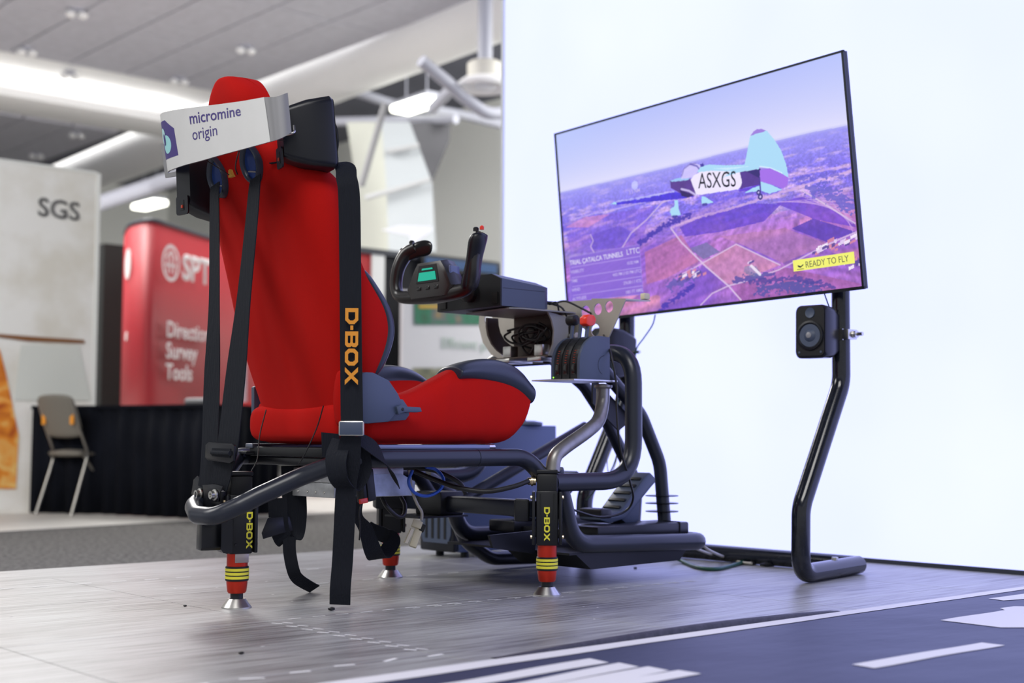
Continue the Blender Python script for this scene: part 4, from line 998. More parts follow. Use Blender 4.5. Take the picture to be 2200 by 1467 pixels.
box2('plate', (1.701, -0.583, 0.713), (1.706, -0.545, 0.747), M_STEEL, cl)
speaker('stand_speaker', 'black satellite speaker on the left stand leg partly hidden by the throttle', (1.60, 0.345, 0.712), (-1, 0.15, 0.05), (0, 0, 1), w=0.11, h=0.175, d=0.13)
cl = thing('speaker_clamp', 'steel clamp with bolt on the left stand leg below the television', 'clamp', (1.72, 0.294, 0.715))
p = Vector((1.72, 0.316, 0.716))
box('block', p + Vector((0, 0.01, 0)), (0.04, 0.03, 0.03), M_STEEL, cl, None, 0.002)
cyl('bolt', p + Vector((0, -0.005, 0)), p + Vector((0, -0.05, 0)), 0.006, M_STEEL, cl, None, 8)

# ================================================================== SIMULATOR FRAME
RT = 0.0225
fr = thing('simulator_frame', 'black bent tube cockpit frame carrying the red seat', 'frame', (0.5, 0, 0))
# rear hoop wrapping round the rear actuator, running into both seat rails
tube('rear_hoop', [(0.60, -0.255, 0.366), (0.16, -0.245, 0.366), (0.078, -0.155, 0.321), (-0.014, -0.12, 0.277), (-0.057, -0.1, 0.253), (-0.102, -0.07, 0.228), (-0.106, 0.01, 0.229), (-0.077, 0.085, 0.246), (0.04, 0.17, 0.296), (0.138, 0.26, 0.354), (0.16, 0.29, 0.366), (0.60, 0.30, 0.366)], RT, M_TUBE, fr, [0, .10, .10, .10, .10, .06, .05, .06, .08, .08, .08, 0])
tube('side_rail', [(0.55, -0.255, 0.366), (0.725, -0.255, 0.366), (0.80, -0.27, 0.29), (0.80, -0.27, 0.20)], RT * 1.01, M_TUBE, fr, [0, .09, .03, 0])
tube('side_rail', [(0.55, 0.30, 0.366), (0.74, 0.30, 0.366), (0.83, 0.31, 0.26), (0.88, 0.31, 0.20)], RT * 1.01, M_TUBE, fr, 0.09)
# front loop: forward, up and across below the yoke
tube('front_loop', [(0.79, -0.29, 0.298), (1.105, -0.29, 0.298), (1.105, -0.29, 0.665), (1.105, 0.37, 0.665), (1.105, 0.37, 0.298), (0.76, 0.36, 0.298)], RT * 1.1, M_TUBE, fr, [0, .12, .09, .09, .12, 0])
# pedal tray loop
tube('pedal_loop', [(0.83, -0.255, 0.33), (0.86, -0.255, 0.25), (0.90, -0.255, 0.125), (1.45, -0.255, 0.108), (1.45, 0.31, 0.108), (0.96, 0.31, 0.118), (0.92, 0.31, 0.24), (0.82, 0.31, 0.30)], RT * 1.12, M_TUBE, fr, [0, .05, .11, .06, .06, .11, .05, 0])
tube('lower_loop', [(0.951, 0.34, 0.222), (0.995, 0.34, 0.098), (1.11, 0.34, 0.034), (1.32, 0.34, 0.027), (1.44, 0.34, 0.035)], RT * 0.95, M_TUBE, fr, 0.12)
# cross beam between the two side actuators
box2('cross_beam', (0.735, -0.26, 0.205), (0.785, 0.31, 0.250), M_TUBE, fr, 0.008)
box2('beam_joint', (0.715, 0.10, 0.195), (0.80, 0.22, 0.262), M_BLACK2, fr, 0.004)
box2('under_plate', (0.62, 0.08, 0.190), (0.80, 0.24, 0.195), M_BLACK2, fr)
# front braces from the loop down to the pedal tray
tube('front_brace', [(1.105, -0.12, 0.66), (1.315, -0.12, 0.49), (1.40, -0.12, 0.34), (1.425, -0.12, 0.11)], RT * 0.9, M_TUBE, fr, 0.14)
tube('front_brace', [(1.105, 0.05, 0.66), (1.24, 0.05, 0.581), (1.336, 0.05, 0.476), (1.411, 0.05, 0.366), (1.475, 0.05, 0.27), (1.46, 0.05, 0.11)], RT * 0.9, M_TUBE, fr, 0.14)
tube('diagonal_brace', [(0.93, 0.33, 0.20), (1.52, 0.33, 0.455)], RT * 0.85, M_TUBE, fr)
prism('gusset', [(1.13, -0.10, 0.60), (1.30, -0.10, 0.475), (1.24, -0.10, 0.44), (1.13, -0.10, 0.52)], (0, 0.006, 0), M_BLACK2, fr)
box2('tray_plate', (0.90, -0.24, 0.094), (1.44, 0.30, 0.100), M_BLACK2, fr)
prism('tray_lip', [(0.93, -0.235, 0.094), (1.40, -0.235, 0.094), (1.36, -0.235, 0.055), (0.99, -0.235, 0.050)], (0, 0.30, 0), M_BLACK2, fr)
prism('side_plate', [(0.73, -0.1, 0.149), (0.9, -0.1, 0.155), (0.9, -0.1, 0.089), (0.743, -0.1, 0.113)], (0, 0.01, 0), M_BLACK2, fr)
# seat mounting rails and cross plates
for y in (-0.235, 0.245):
    box2('seat_slider', (0.17, y - 0.018, 0.388), (0.60, y + 0.018, 0.400), mat('blued_steel', (0.16, 0.18, 0.24), 0.3, metal=0.8), fr, 0.002)
    box2('slider_base', (0.15, y - 0.022, 0.372), (0.50, y + 0.022, 0.380), M_BLACK2, fr, 0.001)
    cyl('slider_end', (0.598, y, 0.393), (0.628, y, 0.393), 0.008, M_STEEL, fr, None, 8)
for x in (0.22, 0.52): box2('seat_crossbar', (x - 0.03, -0.25, 0.345), (x + 0.03, 0.29, 0.365), M_BLACK2, fr, 0.002)
box2('rear_crossplate', (0.175, -0.20, 0.368), (0.235, 0.25, 0.392), M_BLACK, fr, 0.003)

# ================================================================== MOTION ACTUATORS
CAMP = Vector((-1.726, -2.992, 0.42))
def actuator(label, x, y, yaw_off=0.0, ribs=(-1, 1)):
    t = thing('motion_actuator', label, 'actuator', (x, y, 0), 'motion actuators under the frame')
    d = Vector((CAMP.x - x, CAMP.y - y, 0)).normalized(); a = math.atan2(d.y, d.x) + yaw_off
    f = Vector((math.cos(a), math.sin(a), 0)); s = Vector((-f.y, f.x, 0)); R = rotz(a)
    def P(df, ds, z): return Vector((x, y, z)) + f * df + s * ds
    c = (x, y, 0)
    lathe('foot', c, [(0.037, 0.0), (0.037, 0.003), (0.024, 0.020), (0.022, 0.0225), (0.018, 0.0225), (0.016, 0.017), (0.001, 0.017)], M_STEEL, t, 36)
    lathe('shaft', c, [(0.0155, 0.015), (0.0155, 0.042)], M_BLACK2, t)
    lathe('sleeve', c, [(0.021, 0.036), (0.0235, 0.040), (0.0258, 0.060), (0.0258, 0.140)], M_REDANO, t, 36)
    bnd = lathe('collar', c, [(0.0270, 0.0655), (0.0285, 0.067), (0.0285, 0.100), (0.0270, 0.1015)], M_BLACK, t, 36)
    for z in (0.0705, 0.0800, 0.0895): lathe('collar_stripe', c, [(0.0280, z), (0.0291, z + 0.0006), (0.0291, z + 0.0068), (0.0280, z + 0.0074)], M_YELLOW, bnd, 36)
    box('body', P(0, 0, 0.205), (0.062, 0.058, 0.145), M_BLACK2, t, R, 0.004)
    box('motor_housing', P(-0.002, 0, 0.295), (0.060, 0.055, 0.055), M_BLACK, t, R, 0.005)
    box('cap', P(-0.002, 0, 0.328), (0.062, 0.057, 0.010), M_BLACK2, t, R, 0.002)
    for q in (-1, 1):
        box('side_plate', P(0.0, 0.036 * q, 0.205), (0.075, 0.008, 0.14), M_BLACK2, t, R, 0.002)
        for z in (0.155, 0.26):
            b0 = P(0.02, 0.040 * q, z); lathe('bolt', b0, [(0.0055, 0), (0.0055, 0.004), (0.003, 0.005), (0.0005, 0.005)], M_BRASS, t, 8, R=Matrix((f, Vector((0, 0, 1)), s * q)).transposed())
    for q in ribs: box('rib', P(0.031, 0.019 * q, 0.235), (0.004, 0.004, 0.07), M_BLACK, t, R)
    return t, P, R, f, s
a1 = actuator('rear centre motion actuator with red sleeve below the harness buckle', 0.0, 0.0, 0.28, (-1,))
t, P, R, f, s = a1
dbox(P(0.0316, 0.0125, 0.2345), (0, 0, -1), s, 0.0152, M_YELLOW, t)
box('sleeve_sticker', P(0.0252, 0.004, 0.122), (0.0035, 0.034, 0.022), mat('silver_sticker', (0.38, 0.33, 0.33), 0.3, metal=0.6), t, R, 0.0008)
for ds, z in ((-0.014, 0.155), (0.022, 0.155)): lathe('rivet', P(0.0312, ds, z), [(0.004, 0), (0.003, 0.001), (0.0005, 0.001)], M_BLACK, t, 12, R=Matrix((s, Vector((0, 0, 1)), f)).transposed())
# rear mounting bracket folded round the actuator
prism('bracket_plate', [P(0.036, -0.052, 0.225), P(0.036, -0.024, 0.225), P(0.036, -0.024, 0.137), P(0.036, -0.046, 0.137), P(0.036, -0.052, 0.145)], s * 0.0 + f * 0.004, M_BLACK2, t)
prism('bracket_plate', [P(-0.03, -0.095, 0.225), P(0.02, -0.095, 0.225), P(0.02, -0.095, 0.150), P(0.012, -0.095, 0.142), P(-0.03, -0.095, 0.142)], s * 0.05, M_BLACK2, t, 0.003)
a2 = actuator('right side motion actuator with yellow D-BOX lettering below the throttle', 0.77, -0.29, 0.0)
t, P, R, f, s = a2
dbox(P(0.0316, 0.001 - 0.009, 0.2345), (0, 0, -1), s, 0.0152, M_YELLOW, t)
Rg = Matrix((f, Vector((0, 0, 1)), -s)).transposed()
lathe('cable_gland', P(0.0, -0.030, 0.302), [(0.011, 0), (0.011, 0.006), (0.013, 0.007), (0.013, 0.013), (0.010, 0.014), (0.010, 0.022), (0.006, 0.024)], M_BRASS, t, 12, R=Rg)
box('mount_block', P(-0.01, -0.068, 0.225), (0.05, 0.040, 0.060), M_BLACK2, t, R, 0.006)
a3 = actuator('left side motion actuator behind the seat with red sleeve in shadow', 0.72, 0.347, 0.1)
t, P, R, f, s = a3
box('mount_block', P(-0.01, 0.0, 0.25), (0.10, 0.10, 0.09), M_BLACK2, t, R, 0.006)

# ================================================================== RED SEAT
YC = 0.01
seat = thing('racing_seat', 'red fabric bucket racing seat with dark leather bolster trim', 'seat', (0.35, YC, 0.40))
#        z     w      xf(wing)  inner depth
LV = [(0.44, 0.215, 0.215, 0.05), (0.475, 0.228, 0.225, 0.06), (0.52, 0.235, 0.225, 0.07), (0.56, 0.245, 0.245, 0.07), (0.60, 0.255, 0.268, 0.08), (0.65, 0.262, 0.285, 0.08), (0.69, 0.266, 0.290, 0.08),
      (0.74, 0.268, 0.275, 0.08), (0.79, 0.266, 0.235, 0.08), (0.84, 0.264, 0.195, 0.08), (0.90, 0.264, 0.178, 0.08), (0.96, 0.262, 0.172, 0.08), (1.02, 0.254, 0.158, 0.08), (1.06, 0.238, 0.130, 0.08),
      (1.095, 0.212, 0.100, 0.08), (1.125, 0.180, 0.078, 0.075), (1.155, 0.150, 0.062, 0.075), (1.20, 0.130, 0.050, 0.075), (1.25, 0.120, 0.036, 0.07), (1.285, 0.100, 0.020, 0.062), (1.312, 0.070, 0.006, 0.05), (1.328, 0.035, -0.008, 0.03)]
def xback(z): 
    return 0.172 - (z - 0.45) * 0.277 + 0.02 * max(0, (z - 1.22) / 0.1) ** 2
def back_section(z, w, xf, di):
    xb = xback(z); xi = xb + di; YC = 0.01 + 0.036 * min(1.0, max(0.0, (z - 1.06) / 0.10))
    half = [(0.0, xb), (0.30, xb + 0.001), (0.58, xb + 0.006), (0.80, xb + 0.018), (0.93, xb + 0.038), (0.995, xb + 0.072), (1.0, max(xb + 0.09, (xb + xf) / 2 + 0.02)), (0.985, xf - 0.012), (0.94, xf), (0.86, xf - 0.004), (0.74, max(xi, xf - 0.05)), (0.55, xi + 0.004), (0.3, xi - 0.004), (0.0, xi - 0.008)]
    L = [(x, YC + w * k, z) for k, x in half]; Rr = [(x, YC - w * k, z) for k, x in half[1:-1]]
    return L + Rr[::-1]
loft('backrest', [back_section(*l) for l in LV], M_RED, seat, sub=2)
# dark leather lining of the side wings
for sd_ in (-1, 1):
    secs = []
    for z, w, xf, di in LV[3:10]:
        k = 1.0 if 0.58 < z < 0.80 else 0.55
        yo = w * sd_
        secs.append([(xf - 0.020 * k - 0.002, YC + yo * 0.995, z), (xf + 0.002, YC + yo * 0.985, z), (xf + 0.011 * k, YC + yo * 0.93, z), (xf + 0.008 * k, YC + yo * 0.86, z), (xf - 0.022, YC + yo * 0.76, z), (xf - 0.035, YC + yo * 0.78, z), (xf - 0.028, YC + yo * 0.90, z)])
    loft('wing_trim', secs, M_LEATHER, seat, sub=2)
# leather edge on the headrest front
secs = []
for z, w, xf, di in LV[15:21]:
    HY = 0.046
    secs.append([(xf - 0.012, HY - w * 0.99, z), (xf + 0.004, HY - w * 0.97, z), (xf + 0.008, HY - w * 0.85, z), (xf + 0.008, HY + w * 0.85, z), (xf + 0.004, HY + w * 0.97, z), (xf - 0.012, HY + w * 0.99, z), (xf - 0.02, HY, z)])
loft('headrest_face', secs, mat('grey_headrest_vinyl', (0.10, 0.10, 0.10), 0.5), seat, sub=1)
# lower roll behind the cushion and side tuck
secs = []
for k in range(13):
    y = -0.225 + 0.47 * k / 12; e_ = min(1.0, min(k, 12 - k) / 1.6 + 0.35); r = 0.048 * e_ ** 0.5
    secs.append([(0.205 + r * 1.05 * math.copysign(abs(math.cos(a)) ** 0.55, math.cos(a)), YC + y, 0.454 + r * 1.05 * math.copysign(abs(math.sin(a)) ** 0.55, math.sin(a))) for a in [2 * math.pi * (j + 0.5) / 12 for j in range(12)]])
loft('lower_roll', secs, M_RED, seat, sub=2)
secs = []
for k in range(8):
    z = 0.44 + 0.145 * k / 7; r = 0.040 * (0.65 + 0.35 * math.sin(math.pi * (k + 0.5) / 8))
    secs.append([(0.175 + r * math.cos(a), -0.215 + r * 0.9 * math.sin(a), z) for a in [2 * math.pi * j / 10 for j in range(10)]])
loft('side_tuck', secs, M_RED, seat, sub=2)
# cushion with raised side bolsters
CX = [(0.185, 0.51, 0.50), (0.22, 0.522, 0.508), (0.28, 0.524, 0.512), (0.34, 0.530, 0.515), (0.40, 0.550, 0.52), (0.46, 0.582, 0.525), (0.52, 0.608, 0.53), (0.58, 0.622, 0.535), (0.64, 0.624, 0.54), (0.69, 0.614, 0.545), (0.725, 0.592, 0.54), (0.742, 0.574, 0.528), (0.752, 0.560, 0.515), (0.755, 0.555, 0.510), (0.756, 0.552, 0.508)]
def zbot(x): return 0.400 if x < 0.735 else 0.400 + (x - 0.735) * 1.2
def cush_section(x, zb, zc):
    W = 0.268; z0 = zbot(x)
    half = [(0.0, z0), (0.17, z0), (0.235, z0 + 0.004), (0.262, z0 + 0.03), (W, (z0 + zb) / 2), (0.264, zb - 0.028), (0.245, zb - 0.004), (0.215, zb), (0.18, zb - 0.008), (0.15, (zb + zc) / 2), (0.12, zc + 0.006), (0.06, zc), (0.0, zc - 0.002)]
    def sh(z): return x - 0.055 * max(0.0, (x - 0.5) / 0.25) * min(1.0, max(0.0, (0.55 - z) / 0.15))
    A = [(sh(z), YC + y, z) for y, z in half]; B = [(sh(z), YC - y, z) for y, z in half[1:-1]]
    return A + B[::-1]
loft('cushion', [cush_section(*c) for c in CX], M_RED, seat, sub=2)
def seam(x): return np.interp(x, [0.44, 0.47, 0.54, 0.604, 0.66, 0.69, 0.72, 0.742], [0.565, 0.578, 0.580, 0.574, 0.565, 0.555, 0.540, 0.520])
for sd_ in (-1, 1):
    secs = []
    for x in (0.492, 0.50, 0.515, 0.55, 0.59, 0.63, 0.67, 0.70, 0.725, 0.742, 0.752, 0.756):
        zb = np.interp(x, [c[0] for c in CX], [c[1] for c in CX]); zs = min(seam(x), zb - 0.006); u_ = 0.006 if x < 0.742 else 0.002
        if x > 0.745: zs = 0.522; zb = 0.566 if x < 0.755 else 0.556
        zc = 0.535
        p = [(0.250, zs - 0.016), (0.268, zs - 0.004), (0.2745, zs + (zb - zs) * 0.30), (0.2735, zs + (zb - zs) * 0.62), (0.256, zb + u_ * 0.5), (0.218, zb + u_), (0.178, zb + 0.002), (0.148, (zb + zc) / 2 + 0.008), (0.150, (zb + zc) / 2 - 0.015), (0.205, zb - 0.045 if zb - 0.045 > zs - 0.02 else zs - 0.02)]
        secs.append([(x, YC + y * sd_, z) for y, z in p])
    loft('bolster_trim', secs, M_LEATHER, seat, sub=2)
# recline hinge cover and lever on the right
HC = [(0.154, -0.288, 0.567), (0.175, -0.288, 0.575), (0.199, -0.288, 0.575), (0.246, -0.288, 0.557), (0.274, -0.288, 0.525), (0.283, -0.288, 0.509), (0.276, -0.288, 0.484), (0.247, -0.288, 0.456), (0.183, -0.288, 0.451), (0.156, -0.288, 0.453)]
hc = prism('hinge_cover', HC, (0, 0.016, 0), M_GRAPH, seat, 0.003)
prism('hinge_plate', [(0.259, -0.278, 0.511), (0.296, -0.278, 0.512), (0.316, -0.278, 0.489), (0.316, -0.278, 0.473), (0.305, -0.278, 0.461), (0.204, -0.278, 0.453), (0.204, -0.278, 0.474)], (0, 0.008, 0), M_GRAPH, seat, 0.002)
lv = prism('recline_lever', [(0.264, -0.295, 0.493), (0.278, -0.295, 0.498), (0.292, -0.295, 0.494), (0.338, -0.295, 0.493), (0.343, -0.295, 0.482), (0.327, -0.295, 0.48), (0.289, -0.295, 0.48), (0.27, -0.295, 0.474)], (0, 0.012, 0), M_GRAPH, seat, 0.002)
q = (0.282, -0.296, 0.487); lathe('lever_screw', q, [(0.004, 0), (0.003, 0.0012), (0.0005, 0.0012)], M_BLACK, lv, 10, R=Matrix.Rotation(math.radians(90), 3, 'X'))
prism('hinge_cover', [(p[0] * 0.8 + 0.075, 0.286, p[2] * 0.8 + 0.10) for p in HC], (0, -0.016, 0), M_GRAPH, seat, 0.003)
# harness slots: rounded teardrop bezels on the back
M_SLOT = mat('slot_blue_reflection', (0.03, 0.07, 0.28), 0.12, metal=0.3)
def slot(cy, cz, ww, hh):
    def pt(k, sc, dx):
        a = 2 * math.pi * k / 24; yy = math.sin(a); zz = math.cos(a)
        tp = 1.0 - 0.42 * max(0, zz) ** 1.5                # narrower towards the top
        z = cz + zz * hh * sc; return (xback(z) + dx, cy - yy * ww * tp * sc, z)
    bm = bmesh.new(); prof = [(1.0, 0.006), (1.0, -0.008), (0.94, -0.014), (0.86, -0.013), (0.78, -0.006), (0.76, 0.004)]
    rings = [[bm.verts.new(pt(k, sc, dx)) for k in range(24)] for sc, dx in prof]
    for i in range(len(rings) - 1):
        for k in range(24): bm.faces.new((rings[i][k], rings[i][(k + 1) % 24], rings[i + 1][(k + 1) % 24], rings[i + 1][k]))
    bz = finish(bm, 'harness_slot', M_LEATHER, seat, smooth=70)
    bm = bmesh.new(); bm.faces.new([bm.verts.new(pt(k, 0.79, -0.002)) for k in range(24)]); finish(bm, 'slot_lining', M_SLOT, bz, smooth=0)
    z = cz - hh * 0.42; 
    o = finish(sweep([(xback(z) - 0.005, cy + ww * 0.45, z + .004), (xback(z) - 0.005, cy - ww * 0.45, z - .002)], 0.0022, 8), 'slot_bar', M_STEEL, bz)
sl = (-0.015, 0.12, 1.084); sr = (-0.022, -0.051, 1.095)
slot(sl[1], sl[2], 0.040, 0.052); slot(sr[1], sr[2], 0.040, 0.052)
tagp = (-0.02, 0.025, 1.077)
prism('torn_patch', [(tagp[0] + .004, tagp[1] + 0.010, tagp[2] - .008), (tagp[0] + .004, tagp[1] - 0.012, tagp[2] - .007), (tagp[0] + .004, tagp[1] - 0.004, tagp[2]), (tagp[0] + .002, tagp[1] + 0.001, tagp[2] + 0.012), (tagp[0] + .002, tagp[1] + 0.008, tagp[2] + 0.010)], (-0.008, 0, 0), mat('yellow_foam', (0.55, 0.28, 0.04), 0.8), seat)

# ================================================================== HARNESS
CR = Vector(rot.col[0]).normalized()
SIDE_Y = Vector((0, -1, 0)); SIDE_C = Vector((0.75, -0.66, 0)); SIDE_X = Vector((1, 0, 0))
h1_ = thing('harness_strap', 'black shoulder strap hanging straight from the left slot of the seat back', 'strap', (-0.05, 0.066, 0.278), 'seat harness straps')
ribbon('webbing', [(-0.024, 0.102, 1.061), (-0.03, 0.093, 1.024), (-0.032, 0.086, 0.934), (-0.038, 0.07, 0.755), (-0.045, 0.061, 0.578), (-0.052, 0.053, 0.404), (-0.055, 0.056, 0.324), (-0.056, 0.067, 0.289)], [0.042, 0.045, 0.048, 0.052, 0.056, 0.058, 0.056, 0.050], [SIDE_Y] * 4 + [Vector((.2, -.9, 0))] * 4, M_STRAP, h1_)
h2_ = thing('harness_strap', 'black shoulder strap slanting from the right slot down to the rear buckle', 'strap', (-0.05, -0.015, 0.28), 'seat harness straps')
ribbon('webbing', [(-0.026, -0.101, 1.051), (-0.034, -0.109, 1.015), (-0.036, -0.102, 0.936), (-0.04, -0.079, 0.755), (-0.046, -0.06, 0.586), (-0.056, -0.044, 0.405), (-0.06, -0.03, 0.349), (-0.058, -0.006, 0.297)], [0.044, 0.052, 0.056, 0.064, 0.072, 0.078, 0.072, 0.060], [SIDE_Y] * 4 + [Vector((.15, -.95, 0))] * 4, M_STRAP, h2_)
bk = (-0.072, -0.041, 0.382)
bz = prism('adjuster_buckle', [(-0.07, 0.032, 0.398), (-0.07, 0.018, 0.405), (-0.07, -0.097, 0.402), (-0.07, -0.108, 0.396), (-0.07, -0.103, 0.361), (-0.07, -0.088, 0.355), (-0.07, 0.021, 0.361), (-0.07, 0.033, 0.368)], (-0.006, 0, 0), M_BLACK2, h2_, 0.0015)
prism('buckle_window', [(-0.077, -0.004, 0.391), (-0.077, -0.094, 0.39), (-0.077, -0.092, 0.368), (-0.076, -0.002, 0.371)], (-0.0008, 0, 0), M_STRAP, bz)
finish(sweep([(-0.08, -0.01, 0.38), (-0.08, -0.098, 0.379)], 0.006, 10), 'buckle_bar', M_STRAP, bz)
prism('anchor_plate', [(-0.062, 0.061, 0.299), (-0.062, 0.005, 0.303), (-0.062, -0.04, 0.299), (-0.062, -0.023, 0.281), (-0.062, -0.014, 0.26), (-0.062, 0.027, 0.261), (-0.062, 0.056, 0.281)], (-0.004, 0, 0), M_BLACK2, h2_, 0.001)
prism('anchor_plate', [(-0.05, 0.131, 0.31), (-0.05, 0.113, 0.32), (-0.05, 0.078, 0.3), (-0.05, 0.068, 0.264), (-0.05, 0.124, 0.257), (-0.05, 0.14, 0.275)], (-0.004, 0, 0), M_BLACK2, h1_, 0.001)
RX = Matrix.Rotation(math.radians(-90), 3, 'Y')
for p, par in (((-0.068, -0.006, 0.277), h2_), ((-0.056, 0.09, 0.276), h1_)):
    lathe('anchor_bolt', p, [(0.014, 0), (0.014, 0.003), (0.010, 0.004), (0.010, 0.013), (0.005, 0.013), (0.004, 0.006), (0.0005, 0.006)], M_STEEL, par, 20, R=RX)
box2('strap_mount', (-0.056, -0.01, 0.215), (-0.035, 0.075, 0.285), M_BLACK2, h1_, 0.003)

h3 = thing('harness_strap', 'wide black strap lettered D-BOX in amber hanging down the right seat side to the floor', 'strap', (0.169, -0.2, 0.011), 'seat harness straps')
ys3 = -0.312
ribbon('webbing', [(0.02, -0.115, 1.085), (0.045, -0.17, 1.085), (0.112, -0.262, 1.078), (0.106, -0.3, 1.034), (0.109, -0.307, 0.983), (0.113, -0.308, 0.838), (0.117, -0.31, 0.627), (0.121, -0.312, 0.448)], [0.05, 0.05, 0.05, 0.050, 0.052, 0.052, 0.052, 0.053], [SIDE_X, SIDE_X] + [Vector((.85, -.4, 0))] + [SIDE_C] * 5, M_STRAP, h3)
NC = Vector((-0.66, -0.75, 0))
tx = Vector((0.1, -0.31, 0.723)) + NC * 0.004
dbox(tx, (0.006, 0, -1), SIDE_C, 0.0310, M_ORANGE, h3)
c = Vector((0.117, -0.316, 0.439)); Rb = Matrix((SIDE_C.normalized(), -NC.normalized(), Vector((0, 0, 1)))).transposed()
bb = box('buckle', c, (0.060, 0.014, 0.036), M_STEEL, h3, Rb, 0.004)
box('buckle_face', c + NC * 0.007, (0.054, 0.003, 0.030), M_GRAPH, bb, Rb, 0.001)
ribbon('strap_tail', [(0.123, -0.306, 0.422), (0.126, -0.29, 0.362), (0.132, -0.275, 0.307), (0.138, -0.262, 0.24), (0.148, -0.24, 0.127), (0.148, -0.232, 0.06), (0.154, -0.222, 0.016)], [0.048, 0.058, 0.050, 0.050, 0.050, 0.050, 0.050], [SIDE_C] * 7, M_STRAP, h3)
ribbon('lap_strap', [(0.155, -0.29, 0.415), (0.208, -0.285, 0.389), (0.253, -0.28, 0.344), (0.289, -0.275, 0.294)], [0.040, 0.044, 0.030, 0.010], [Vector((-.5, .3, .8)), Vector((-.4, .2, .9)), Vector((-.5, .2, .8)), Vector((-.5, 0, .8))], M_STRAP, h3)
prism('strap_flap', [(0.095, -0.22, 0.43), (0.133, -0.24, 0.426), (0.139, -0.24, 0.361), (0.099, -0.22, 0.372)], (0.003, 0.002, 0), M_STRAP, h3)
ribbon('strap_wrap', [(0.122, -0.27, 0.412), (0.095, -0.285, 0.368), (0.104, -0.285, 0.318), (0.152, -0.262, 0.295), (0.187, -0.262, 0.339), (0.172, -0.27, 0.395)], [0.05, 0.05, 0.045, 0.045, 0.045, 0.045], [SIDE_C, SIDE_C, SIDE_C, SIDE_C, SIDE_C, SIDE_C], M_STRAP, h3)

h4 = thing('harness_strap', 'loose black strap loop hanging right of the floor-length strap', 'strap', (0.401, -0.05, 0.1), 'seat harness straps')
ribbon('webbing', [(0.283, -0.12, 0.276), (0.273, -0.12, 0.223), (0.312, -0.1, 0.185), (0.349, -0.08, 0.129), (0.396, -0.04, 0.1), (0.449, 0, 0.109), (0.485, 0.02, 0.141), (0.464, 0.05, 0.159), (0.432, 0.06, 0.181)], [0.02, 0.025, 0.035, 0.045, 0.045, 0.045, 0.045, 0.04, 0.03], [SIDE_C, SIDE_C, Vector((.6, -.5, .4)), Vector((.6, -.5, .5)), Vector((.5, -.8, .2)), Vector((.3, -.8, -.3)), Vector((.3, -.8, -.4)), SIDE_C, SIDE_C], M_STRAP, h4)
h5 = thing('harness_strap', 'black crotch strap hanging under the seat with its tail on the floor', 'strap', (0.357, 0.237, 0.004), 'seat harness straps')
ribbon('webbing', [(0.245, 0.14, 0.342), (0.249, 0.14, 0.268), (0.253, 0.14, 0.206), (0.248, 0.14, 0.157), (0.216, 0.13, 0.147), (0.198, 0.13, 0.184), (0.191, 0.13, 0.257)], [0.065, 0.065, 0.062, 0.055, 0.05, 0.05, 0.05], [SIDE_C] * 4 + [Vector((.7, -.5, .5)), SIDE_C, SIDE_C], M_STRAP, h5)
ribbon('strap_tail', [(0.224, 0.12, 0.159), (0.225, 0.12, 0.117), (0.237, 0.12, 0.067), (0.258, 0.13, 0.043), (0.294, 0.14, 0.023), (0.324, 0.15, 0.01)], [0.034, 0.034, 0.034, 0.034, 0.034, 0.034], [SIDE_C] * 3 + [Vector((.7, -.5, .35))] * 3, M_STRAP, h5)
prism('adjuster_buckle', [(0.157, 0.12, 0.208), (0.223, 0.12, 0.21), (0.235, 0.12, 0.171), (0.2, 0.12, 0.165), (0.144, 0.12, 0.153), (0.139, 0.12, 0.169)], (0.004, 0.006, 0), M_BLACK2, h5, 0.0015)

# ================================================================== HEADREST BAND AND SPEAKERS
band = thing('headrest_band', 'curved metal band wrapped in white vinyl lettered micromine origin behind the headrest', 'sign', (-0.1, 0.0, 1.1))
top = [(-0.035, 0.371, 1.288), (-0.062, 0.336, 1.274), (-0.085, 0.279, 1.268), (-0.104, 0.175, 1.254), (-0.114, 0.045, 1.236), (-0.114, -0.072, 1.222), (-0.104, -0.166, 1.214), (-0.088, -0.24, 1.212), (-0.076, -0.266, 1.21), (-0.062, -0.278, 1.216), (-0.048, -0.278, 1.223)]
bot = [(-0.035, 0.332, 1.137), (-0.062, 0.286, 1.115), (-0.085, 0.228, 1.108), (-0.104, 0.119, 1.102), (-0.114, 0.011, 1.096), (-0.114, -0.095, 1.095), (-0.104, -0.191, 1.097), (-0.088, -0.271, 1.102), (-0.076, -0.286, 1.107), (-0.062, -0.293, 1.115), (-0.048, -0.297, 1.126)]
topS = smooth_path(top, 5); botS = smooth_path(bot, 5)
def strip_mesh(name, i0, i1, m, off, th, parent, t0=0.0, t1=1.0):
    secs = []
    for i in range(i0, i1 + 1):
        a = botS[i].lerp(topS[i], t0); b = botS[i].lerp(topS[i], t1)
        tg = (topS[min(i + 1, len(topS) - 1)] - topS[max(i - 1, 0)]); n = Vector((tg.y, -tg.x, 0)).normalized()
        if n.dot(CAMP - a) < 0 and i > 10: n = -n
        secs.append([a + n * off, b + n * off, b + n * (off + th), a + n * (off + th)])
    return loft(name, secs, m, parent, smooth=50)
nS = len(topS) - 1
strip_mesh('band', 0, nS, M_GREYPLATE, -0.003, 0.003, band)
strip_mesh('white_wrap', 6, 35, M_WHITE, 0.0002, 0.0008, band)
def bandp(s, v, off=0.0016):              # s = index along the band, v = height 0..1
    i = min(int(s), nS - 1); f_ = s - i
    a = botS[i].lerp(botS[i + 1], f_); b = topS[i].lerp(topS[i + 1], f_); tg = topS[min(i + 1, nS)] - topS[max(i - 1, 0)]
    n = Vector((tg.y, -tg.x, 0)).normalized()
    if n.dot(CAMP - a) < 0 and i > 10: n = -n
    return a.lerp(b, v) + n * off
